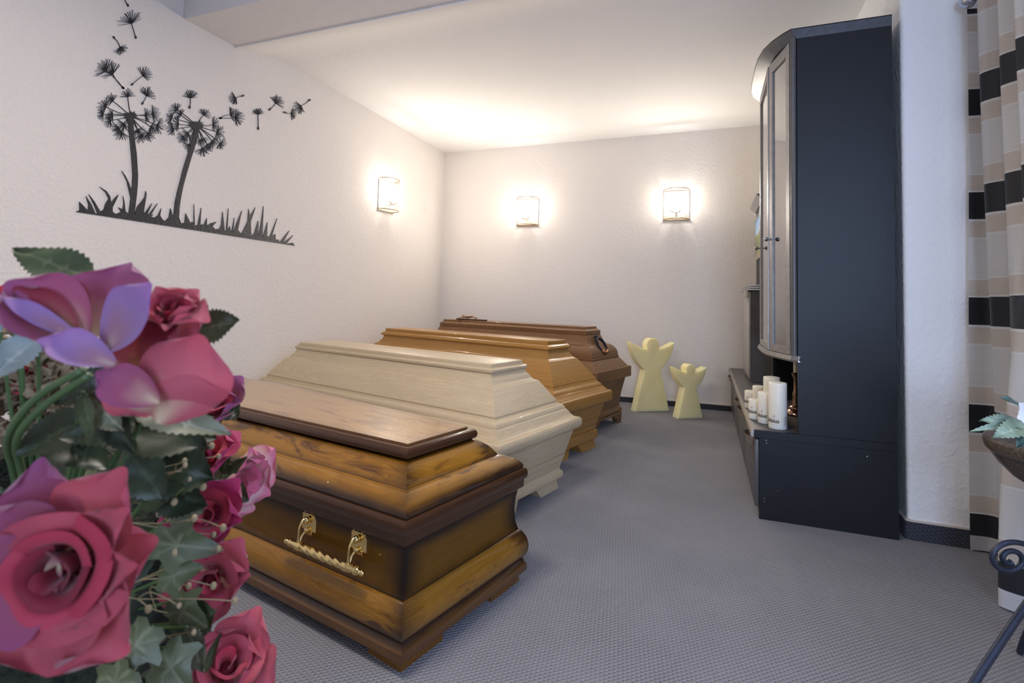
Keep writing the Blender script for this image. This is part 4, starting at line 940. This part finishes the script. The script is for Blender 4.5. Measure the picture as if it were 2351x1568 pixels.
def ivy(B, T, Nh, W, seed=0):
    "five lobed ivy leaf"
    X, D, Nn = frame(T-B, Nh); Ln = (T-B).length; rd = random.Random(seed)
    out = [(0,0),(.30,-.10),(.62,-.02),(.55,.14),(.95,.30),(1.0,.42),(.62,.46),(.50,.56),(.34,.78),(.16,.92),(0,1.0)]
    full = out+[(-x, y) for x, y in reversed(out[1:-1])]; C0 = Vector((0, .36)); v = []; pv = []
    for s in (0, .34, .68, 1):
        for x, y in full:
            p = C0.lerp(Vector((x, y)), s); r = Vector((p.x*1.0, p.y-.36)).length
            v.append(B+X*(p.x*W)+D*(p.y*Ln)+Nn*(W*(.18-.30*r*r+.10*abs(p.x)+.05*math.sin(6*p.x+5*p.y+seed)))); pv.append(.0 if s == 0 else min(abs(p.x), abs(abs(math.atan2(p.x, p.y-.1))-.95)*.6, abs(abs(math.atan2(p.x, p.y-.1))-1.6)*.6)+.01)
    n = len(full); f = [(a*n+i, a*n+(i+1) % n, (a+1)*n+(i+1) % n, (a+1)*n+i) for a in range(3) for i in range(n)]
    return v, f, pv
def put(name, data, mat, root):
    v, f, pv = data; o = Vector(root.location)
    return mesh_obj(name, [p-o for p in v], f, mat, root, 180, attrs={'pv': pv})
PINK = petal_mat('rose_pink_silk', [(.05, (.64,.52,.32)), (.26, (.56,.30,.22)), (.50, (.50,.105,.135)), (1, (.44,.060,.090))])
MAUVE = petal_mat('mauve_silk', [(.05, (.60,.46,.30)), (.28, (.44,.21,.19)), (.55, (.32,.070,.125)), (1, (.27,.060,.165))])
LAV_LIT = petal_mat('blue_lit_silk', [(.05, (.50,.36,.30)), (.30, (.36,.17,.23)), (.65, (.30,.17,.37)), (1, (.29,.12,.34))])  # blue window light on the pink petals, put into the silk colour
CRIM = petal_mat('crimson_silk', [(.08, (.46,.30,.13)), (.40, (.30,.06,.06)), (.7, (.25,.018,.035)), (1, (.24,.014,.035))])
RED = petal_mat('red_pink_silk', [(.0, (.54,.12,.13)), (.5, (.56,.055,.080)), (1, (.48,.035,.075))])
BLUSH = petal_mat('white_and_pink_silk', [(.05, (.80,.72,.64)), (.60, (.78,.62,.56)), (.82, (.68,.22,.30)), (1, (.60,.10,.20))])
MAG = petal_mat('magenta_silk', [(.0, (.48,.06,.14)), (.6, (.43,.022,.10)), (1, (.38,.02,.10))])
LF_D = leaf_mat('dark_green_leaf', (.022, .033, .013), (.04, .055, .025))
LF_M = leaf_mat('green_leaf', (.058, .076, .030), (.12, .13, .06))
LF_G = leaf_mat('grey_green_leaf', (.15, .16, .095), (.30, .30, .20))
LF_B = leaf_mat('blue_grey_leaf', (.20, .25, .26), (.26, .30, .30), .3)
LF_I = leaf_mat('ivy_leaf', (.085, .098, .044), (.16, .165, .095))
LF_P = leaf_mat('poinsettia_leaf', (.20, .27, .17), (.32, .38, .26))
LF_PD = leaf_mat('dark_poinsettia_leaf', (.035, .085, .060), (.08, .14, .10))
HEART = plain('rose_heart', (.20, .015, .03), .7)
GST = plain('green_stem', (.075, .13, .045), .45)
TWIG = plain('straw_twig', (.27, .20, .10), .7)
BUD = plain('straw_bud', (.31, .225, .12), .8, bmp=.3)
CAMV = -CF                                   # towards the viewer
def hint(r, u, t): return CR*r+CU*u+CAMV*t
def pxp(x, y, d): return from_px(x, y, d)

# silk plant in the bowl
plant = thing('silk_plant', 'green silk plant with toothed leaves and white flower in the wooden bowl', 'plant', (BC.x-.045, BC.y-.03, BC.z-.05))
c0 = pxp(2362, 975, 1.05)
MB().tube([Vector((0, 0, -.018)), c0-Vector(plant.location)], .004, 7).build('stem', GST, plant)
for i, (bx, by, tx, ty, d0, d1, wpx, mat) in enumerate([(2350,942,2295,914,1.06,1.03,15,LF_PD),(2352,978,2246,968,1.05,1.02,20,LF_P),(2356,978,2224,992,1.05,.99,11,LF_P),(2362,978,2275,1010,1.05,.97,23,LF_P),(2372,985,2330,1032,1.06,.98,20,LF_PD),(2380,985,2430,1040,1.05,1.0,22,LF_P),(2385,975,2480,985,1.05,1.02,20,LF_P),(2370,950,2440,900,1.06,1.05,18,LF_PD),(2370,960,2400,890,1.08,1.1,18,LF_P)]):
    put('leaf', leaf(pxp(bx, by, d0), pxp(tx, ty, d1), hint(-.1, .8, .65), wpx*1.03/F_PX, .25, .35, .14, 12, .10, i), mat, plant)
WPET = petal_mat('white_silk', [(0, (.80,.80,.74)), (1, (.86,.86,.88))])
for i in range(6):
    a = R_(60*i+20); c = pxp(2358, 945, 1.01); T = c+hint(math.cos(a), math.sin(a), .35)*.030
    put('petal', petal(c, T, hint(0, 0, 1), .018, .2, .3, .1, .05, i, 6, 7), WPET, plant)

# ---------------------------------------------------------------- silk flower arrangement in the foreground
MC = pxp(95, 1430, .52); MC = Vector((MC.x, MC.y, .60))
pot = thing('planter', 'dark round planter holding the silk flowers, out of sight below them', 'planter', (MC.x, MC.y, .30))
MB().lathe([(.001,.0),(.10,.0),(.135,.10),(.148,.22),(.152,.235),(.140,.235),(.135,.20),(.001,.20)], 36).build('pot', plain('dark_pot', (.03,.03,.032), .5), pot, 40)
ped = MB().lathe([(.001,0),(.16,0),(.16,.03),(.07,.05),(.055,.12),(.055,.24),(.12,.27),(.15,.28),(.15,.30),(.001,.30)], 36).build('pedestal', plain('pedestal_black', (.03,.03,.03), .5), None, 40)
ped.location = (MC.x, MC.y, 0); tag(ped, 'low black pedestal under the planter of silk flowers', 'pedestal')
moss = MB().ball((0,0,0), .155, 40, 26, (1, 1, .95)); rd = random.Random(7)
for p in moss.v: p += p.normalized()*rd.uniform(-.010, .010)
mo = moss.build('moss', plain('dark_moss', (.020, .024, .012), .9, var=.6, vscale=90, bmp=1, bscale=160, bdist=.01), pot, 180, (0, 0, .31)); mo['kind'] = 'stuff'

def rose(name, C, A, Rr, mats, label, n=16, group=None, open_=1.0, seed=0, cup=.45, sep=None):
    A = A.normalized(); e1 = A.orthogonal().normalized(); e2 = A.cross(e1)
    t = thing(name, label, 'flower', C, 0, group); rd = random.Random(seed)
    ni = max(3, int(n*.5)); no = n-ni
    for k in range(ni):
        fr = k/(ni-1); put('petal', wrap_petal(C-A*.15*Rr, A, e1, e2, Rr*(.10+.40*fr), k*2.399+rd.uniform(-.2, .2), 2.9-.5*fr, Rr*(.80-.12*fr), Rr*(.04+.22*fr*open_), seed*17+k), mats[0] if fr < .5 or len(mats) < 2 else mats[1], t)
    for k in range(no):
        fr = k/max(1, no-1); az = k*2.399+rd.uniform(-.25, .25); tl = (R_(44)+R_(34)*fr)*open_+rd.uniform(-.12, .12)
        rad = e1*math.cos(az)+e2*math.sin(az); D = A*math.cos(tl)+rad*math.sin(tl); Nn = A*math.sin(tl)-rad*math.cos(tl)
        b0 = C+rad*(.16*Rr)-A*.16*Rr; ln = Rr*(.86+.30*fr+rd.uniform(-.08, .14))
        put('petal', petal(b0, b0+D*ln, Nn, Rr*(.58+.12*fr), cup+.1, .5-.3*fr, .22+.2*fr, .09, seed*31+k, 10, 11), mats[-1], t)
    MB().ball(-A*.05*Rr, .20*Rr, 10, 7).build('heart', HEART, t, 180)
    if sep:
        for k in range(sep):
            az = k*2*math.pi/sep+.5; rad = e1*math.cos(az)+e2*math.sin(az); b0 = C-A*.12*Rr
            put('sepal_leaf', leaf(b0, b0+(rad*.95+A*.25)*Rr*.95, A, Rr*.30, .2, .2, .10, 8, .05, k), LF_M, t)
    st = MB().tube([Vector((0,0,0))-A*.1*Rr, -A*Rr*.9+Vector((0,0,-.02)), (MC-C)*.55], .0022, 6); st.build('stem', GST, t, 180)
    return t

# upper big rose: its wide open petals one by one
D0 = .30
ra = thing('large_rose', 'large open mauve and crimson silk rose, upper of the two big blooms', 'flower', pxp(245, 800, D0+.01), 0, 'large silk roses in the foreground')
def P1(nm, b, t, d0, d1, W, Nh, mat, **k): put('petal', petal(pxp(*b, d0), pxp(*t, d1), hint(*Nh), W*D0/F_PX, **k), mat, ra)
#   base px        tip px      depths      half width px  inner side
P1('a', (195,775), (12,640), .300, .285, 78, (.35,.55,.75), MAUVE, cup=.55, bend=.5, curl=.30, seed=1)
P1('n', (178,768), (30,655), .297, .287, 40, (.30,.55,.8), CRIM, cup=.35, bend=.45, curl=.2, seed=15)
P1('o', (185,778), (-5,668), .293, .279, 24, (.25,.8,.5), LAV_LIT, cup=.3, bend=.4, curl=.6, seed=16)
P1('b', (212,775), (284,594), .306, .326, 112, (-.05,-.12,1.0), MAUVE, cup=.22, bend=.35, curl=.18, seed=2)
P1('c', (240,806), (332,645), .290, .292, 86, (-.38,.18,.85), LAV_LIT, cup=.16, bend=.25, curl=.18, seed=3)
P1('d', (262,838), (86,768), .285, .272, 42, (.10,.75,.65), LAV_LIT, cup=.60, bend=.5, curl=.55, seed=4)
P1('e', (288,880), (395,738), .304, .312, 96, (-.15,-.05,.95), CRIM, cup=.40, bend=.5, curl=.12, seed=5)
P1('f', (365,925), (212,850), .283, .277, 44, (.10,.45,.85), MAUVE, cup=.35, bend=.35, curl=.4, seed=6)
P1('g', (362,972), (468,768), .291, .298, 104, (.05,.32,-.95), PINK, cup=.35, bend=.5, curl=.15, seed=7)
P1('h', (290,935), (528,900), .290, .298, 56, (-.05,.35,-.9), PINK, cup=.3, bend=.4, curl=.25, seed=8)
P1('i', (330,770), (470,700), .318, .325, 70, (-.2,-.2,.9), PINK, cup=.4, bend=.4, curl=.3, seed=9)
P1('j', (190,790), (70,640), .310, .318, 80, (.3,.2,.9), PINK, cup=.3, bend=.3, curl=.3, seed=10)
P1('k', (255,830), (330,960), .294, .292, 60, (-.2,.3,.9), PINK, cup=.3, bend=.4, curl=.2, seed=12)
put('leaf', leaf(pxp(210,640,.34), pxp(32,575,.35), hint(.25,.55,.8), 48*.34/F_PX, .12, .15, .10, 13, .08, 3), LF_M, ra)
put('leaf', leaf(pxp(450,760,.345), pxp(552,736,.35), hint(-.1,.4,.9), 44*.345/F_PX, .15, .15, .10, 11, .06, 5), LF_M, ra)
put('leaf', leaf(pxp(300,945,.30), pxp(530,1002,.32), hint(-.2,.8,.55), 42*.31/F_PX, .25, .2, .10, 13, .06, 6), LF_G, ra)
for a, b in (((190,850),(20,1000)), ((205,862),(40,1005))):
    pts = [pxp(a[0], a[1], .30), pxp((a[0]+b[0])/2-18, (a[1]+b[1])/2+(4 if a[0] < 200 else 14)-18, .31), pxp(b[0], b[1], .33), pxp(b[0]+10, b[1]+80, .37), pxp(b[0]+40, b[1]+220, .42)]
    MB().tube([p-Vector(ra.location) for p in spline(pts, 6)], .0023, 8).build('stem', GST, ra, 180)
rose('rosebud', pxp(394, 726, .318), hint(.30, .75, .45), .0195, [CRIM, RED, PINK], 'small half open pink rosebud tucked beside the upper large rose', 11, seed=3, open_=.75)

# lower big rose, turned to the camera
rb = thing('large_rose', 'large pink silk rose with crimson heart, lower left corner', 'flower', pxp(150, 1290, .275), 0, 'large silk roses in the foreground')
D1 = .262
def P2(b, t, d0, d1, W, Nh, mat, **k): put('petal', petal(pxp(*b, d0), pxp(*t, d1), hint(*Nh), W*D1/F_PX, **k), mat, rb)
P2((165,1285), (270,1085), .275, .268, 105, (-.2,-.35,.85), PINK, cup=.35, bend=.45, curl=.25, seed=21)
P2((170,1300), (345,1250), .278, .275, 105, (-.3,0,.9), PINK, cup=.30, bend=.4, curl=.25, seed=22)
P2((160,1310), (262,1520), .270, .255, 125, (-.2,.35,.85), PINK, cup=.35, bend=.45, curl=.25, seed=23)
P2((150,1310), (80,1560), .268, .250, 135, (.05,.45,.85), PINK, cup=.35, bend=.5, curl=.2, seed=24)
P2((140,1300), (-90,1400), .262, .240, 120, (.4,.25,.85), MAUVE, cup=.4, bend=.5, curl=.3, seed=25)
P2((140,1280), (-60,1190), .270, .255, 110, (.4,-.1,.85), MAUVE, cup=.4, bend=.4, curl=.3, seed=26)
P2((150,1280), (70,1062), .280, .275, 105, (.15,-.35,.9), MAUVE, cup=.35, bend=.45, curl=.25, seed=27)
P2((120,1330), (62,1250), .273, .254, 52, (.55,.1,.8), MAUVE, cup=.4, bend=.5, curl=.3, seed=28)
P2((185,1300), (262,1180), .273, .253, 66, (-.4,-.15,.85), PINK, cup=.45, bend=.6, curl=.45, seed=30)
P2((190,1310), (285,1310), .273, .250, 60, (-.5,.1,.8), PINK, cup=.45, bend=.6, curl=.45, seed=31)
P2((170,1330), (215,1420), .273, .248, 62, (-.2,.5,.8), PINK, cup=.45, bend=.6, curl=.45, seed=32)
MB().ball(pxp(170, 1288, .268)-Vector(rb.location), .006, 10, 7).build('heart', HEART, rb, 180)
HA = hint(.10, .12, .98).normalized(); h1 = HA.orthogonal().normalized(); h2 = HA.cross(h1)
for k in range(9):
    fr = k/8; put('petal', wrap_petal(pxp(170, 1288, .268), HA, h1, h2, .0055+.0195*fr, k*2.399+.6, 2.9-.5*fr, .021-.002*fr, .002+.008*fr, 60+k, 16, 10), CRIM if k < 4 else (RED if k < 7 else PINK), rb)
MB().tube([p-Vector(rb.location) for p in (pxp(160,1300,.28), pxp(150,1330,.34), MC)], .0025, 8).build('stem', GST, rb, 180)

# small roses along the right edge of the arrangement
G = 'small silk roses at the edge of the arrangement'
rose('small_rose', pxp(490, 938, .50), hint(.35, .65, .5), .030, [RED, RED, MAUVE], 'small coral pink silk rose just under the upper large rose', 10, G, .8, 11)
rose('small_rose', pxp(478, 1050, .52), hint(.25, .75, .5), .032, [MAG, RED, MAG], 'small magenta silk rose above the red one', 10, G, .85, 12)
rose('small_rose', pxp(538, 1098, .56), hint(.95, .05, .2), .040, [BLUSH], 'small white and pink silk rose jutting out to the right', 12, G, .62, 13)
rose('small_rose', pxp(478, 1185, .50), hint(.25, .35, .85), .034, [RED, RED, MAG], 'small bright red silk rose in the middle of the edge', 11, G, .9, 14)
rose('small_rose', pxp(486, 1330, .50), hint(.35, .15, .9), .036, [RED, PINK], 'small red silk rose hanging low over the carpet', 11, G, .9, 15)
rose('small_rose', pxp(520, 1535, .46), hint(.35, .70, .45), .040, [RED, PINK, PINK], 'small pink silk rose with long pointed petal, bottom of the edge', 12, G, .8, 16)
rose('small_rose', pxp(70, 880, .47), hint(.1, .7, .6), .020, [RED], 'tiny red silk rose half hidden behind the green stems', 8, G, .9, 17)
rose('small_rose', pxp(8, 705, .42), hint(-.2, .7, .6), .020, [RED], 'tiny coral silk rose at the left edge of the picture', 8, G, .9, 18)

# leafy sprigs
def sprig(label, specs, kind='leaf', d_stem=None, group='leafy sprigs of the arrangement'):
    b = specs[0][0]; t = thing('leaf_sprig', label, 'foliage', pxp(b[0], b[1], specs[0][2]), 0, group)
    for i, s in enumerate(specs):
        (bx, by), (tx, ty), d0, d1, wpx, nh, mat = s[:7]
        fn = s[7] if len(s) > 7 else kind
        B, T = pxp(bx, by, d0), pxp(tx, ty, d1)
        put('leaf', ivy(B, T, hint(*nh), wpx*d0/F_PX, i) if fn == 'ivy' else leaf(B, T, hint(*nh), wpx*d0/F_PX, .18, .2, .09, 12, .06, i+int(bx)), mat, t)
        MB().tube([B-Vector(t.location), B.lerp(MC, .35)-Vector(t.location)+Vector((0,0,-.01)), B.lerp(MC, .75)-Vector(t.location)], .0014, 6).build('stem', GST, t)
    return t
sprig('pale blue grey leaf catching light at the left edge', [((88,770),(-30,885),.36,.33,42,(.3,.7,.6),LF_B), ((0,760),(-60,700),.40,.38,30,(.2,.7,.6),LF_B)])
sprig('dark leaves filling the gap under the upper large rose', [((330,960),(140,1010),.36,.34,60,(.1,.7,.7),LF_D), ((300,985),(480,1030),.38,.37,62,(-.1,.75,.6),LF_D), ((200,960),(40,1050),.36,.34,60,(.1,.7,.7),LF_D), ((230,900),(310,1040),.34,.33,48,(-.2,.4,.9),LF_D), ((120,1000),(250,1080),.36,.35,50,(.1,.8,.5),LF_D), ((190,900),(225,1010),.33,.32,34,(-.5,.3,.8),LF_M), ((250,860),(130,930),.345,.34,40,(.1,.5,.85),LF_D), ((240,830),(300,930),.345,.345,40,(0,.4,.9),LF_D)])
sprig('grey brown leaf below the upper large rose', [((205,905),(285,990),.335,.325,40,(-.1,.5,.85),LF_G)])
sprig('broad dark green leaves left of the small red roses', [((340,1060),(495,1100),.44,.44,70,(.0,.5,.85),LF_D), ((330,1000),(500,1010),.46,.46,60,(0,.7,.7),LF_D), ((360,1120),(480,1160),.45,.44,50,(0,.3,.9),LF_D), ((300,1040),(380,1150),.42,.41,52,(.1,.4,.9),LF_D), ((330,1150),(430,1120),.44,.43,36,(0,.6,.8),LF_M)])
sprig('two toned leaf pair at the right beside the coral rose', [((510,905),(535,945),.51,.52,24,(-.3,.2,.9),LF_D), ((515,955),(552,930),.51,.52,26,(.2,.5,.8),LF_D), ((512,960),(545,950),.505,.51,18,(.1,.8,.5),LF_G), ((512,900),(530,862),.50,.51,17,(-.5,.2,.8),LF_G)])
sprig('leaves around the white and pink rose', [((512,1090),(532,1018),.545,.55,20,(-.4,.2,.9),LF_M), ((522,1092),(570,1048),.54,.54,15,(-.2,.5,.9),LF_M), ((515,1110),(572,1150),.54,.54,26,(0,.35,.9),LF_M), ((510,1150),(530,1190),.53,.53,18,(-.2,.4,.9),LF_G), ((495,1060),(505,1005),.54,.55,14,(-.3,.2,.9),LF_M)])
sprig('grey green ivy leaves in the middle of the arrangement', [((360,1245),(515,1262),.42,.42,58,(-.1,.45,.9),LF_I,'ivy'), ((372,1330),(470,1300),.43,.43,50,(0,.5,.9),LF_I,'ivy'), ((400,1380),(480,1440),.45,.44,52,(0,.3,.95),LF_I,'ivy'), ((395,1180),(470,1175),.45,.45,34,(0,.6,.8),LF_G)])
sprig('ivy leaves along the bottom edge of the picture', [((350,1440),(255,1560),.40,.38,70,(.1,.5,.85),LF_I,'ivy'), ((380,1490),(440,1600),.41,.40,66,(-.1,.5,.85),LF_I,'ivy'), ((300,1540),(200,1640),.38,.36,66,(.1,.6,.8),LF_I,'ivy'), ((430,1440),(470,1540),.43,.42,34,(-.2,.4,.9),LF_G), ((440,1430),(500,1400),.45,.45,42,(0,.4,.9),LF_M), ((470,1545),(510,1450),.44,.45,12,(-.3,.1,.9),LF_M)])
rd = random.Random(21); fill = []
for i in range(46):
    th = rd.uniform(-.5, 2.2); ph = rd.uniform(-.35, 1.05)
    out = Vector((math.cos(ph)*math.cos(th-.5), -math.cos(ph)*math.sin(th-.5)*1.0, math.sin(ph)))
    fill.append(out)
fl = thing('leaf_sprig', 'dark filler leaves covering the moss between the silk flowers', 'foliage', MC, 0, 'leafy sprigs of the arrangement')
for i, o in enumerate(fill):
    C_ = Vector((MC.x, MC.y, MC.z+.01)); B = C_+o*.145; tang = o.cross(Vector((rd.uniform(-1,1), rd.uniform(-1,1), rd.uniform(-.3,1)))).normalized()
    T = B+(tang*.8+o*.25)*rd.uniform(.045, .075)
    put('leaf', (ivy if i % 3 == 0 else leaf)(B, T, o, rd.uniform(.016, .026)), (LF_D, LF_M, LF_D, LF_I)[i % 4], fl)

# dried twigs with straw coloured buds
rd = random.Random(5)
for i, (b, ends) in enumerate([((330,1110), [(428,1085),(436,1102),(466,1118),(400,1152),(424,1058)]), ((300,1200), [(420,1185),(446,1190),(402,1268),(512,1212),(490,1228)]), ((280,1350), [(433,1345),(490,1345),(502,1260),(422,1300),(411,1350)]), ((260,1370), [(341,1398),(411,1390),(424,1410),(540,1380),(366,1350)]), ((340,1470), [(352,1480),(402,1488),(298,1488),(445,1452),(290,1562)]), ((300,1090), [(502,1048),(486,1024),(365,1180),(388,1190),(425,1068)])]):
    tw = thing('dried_twig', ('thin straw twig with pale buds '+['over the dark leaves beside the large pink rose','crossing the red roses','over the ivy leaf','reaching out over the carpet','low among the ivy','nearest the white and pink rose'][i]), 'twig', pxp(*b, .43), 0, 'dried twigs in the arrangement')
    o0 = Vector(tw.location); sm = MB(); B0 = pxp(*b, .43); nodes = [B0]
    for e in ends:
        E_ = pxp(*e, .43+rd.uniform(-.015, .03)); src = rd.choice(nodes); md = src.lerp(E_, rd.uniform(.45, .65))+hint(rd.uniform(-1,1), rd.uniform(-.4,1), rd.uniform(-.5,.5))*.009
        nodes.append(md); sm.tube([p-o0 for p in spline([src, md, E_], 4)], .0005, 5)
        r = rd.uniform(.0018, .0029); MB().ball(E_-o0, r, 8, 6, (1, 1, 1.3)).build('bud', BUD, tw, 180)
    sm.build('stalk', TWIG, tw)
# dried brown flower heads behind the stems
dr = MB(); rd = random.Random(9); DC = pxp(55, 900, .47)
for i in range(900):
    p = pxp(rd.uniform(-80, 185), min(1010, max(715, rd.gauss(880, 80))), .47+rd.uniform(-.02, .05)); q = [Vector((rd.uniform(-1,1), rd.uniform(-1,1), rd.uniform(-1,1)))*.0085 for _ in range(4)]
    dr.add([p-DC+x for x in q], [(0,1,2),(0,2,3),(0,3,1),(1,3,2)])
do = dr.build('dried_blossoms', plain('dried_brown_blossom', (.24, .17, .10), .9, var=.5, vscale=60), None, None, DC)
tag(do, 'grey brown dried blossoms crowded behind the green stems', 'dried flowers', kind='stuff')
MBs = MB()
MBs.tube([Vector((0,0,0)), (MC-DC)*.8], .003, 6); so = MBs.build('stem', GST, do)
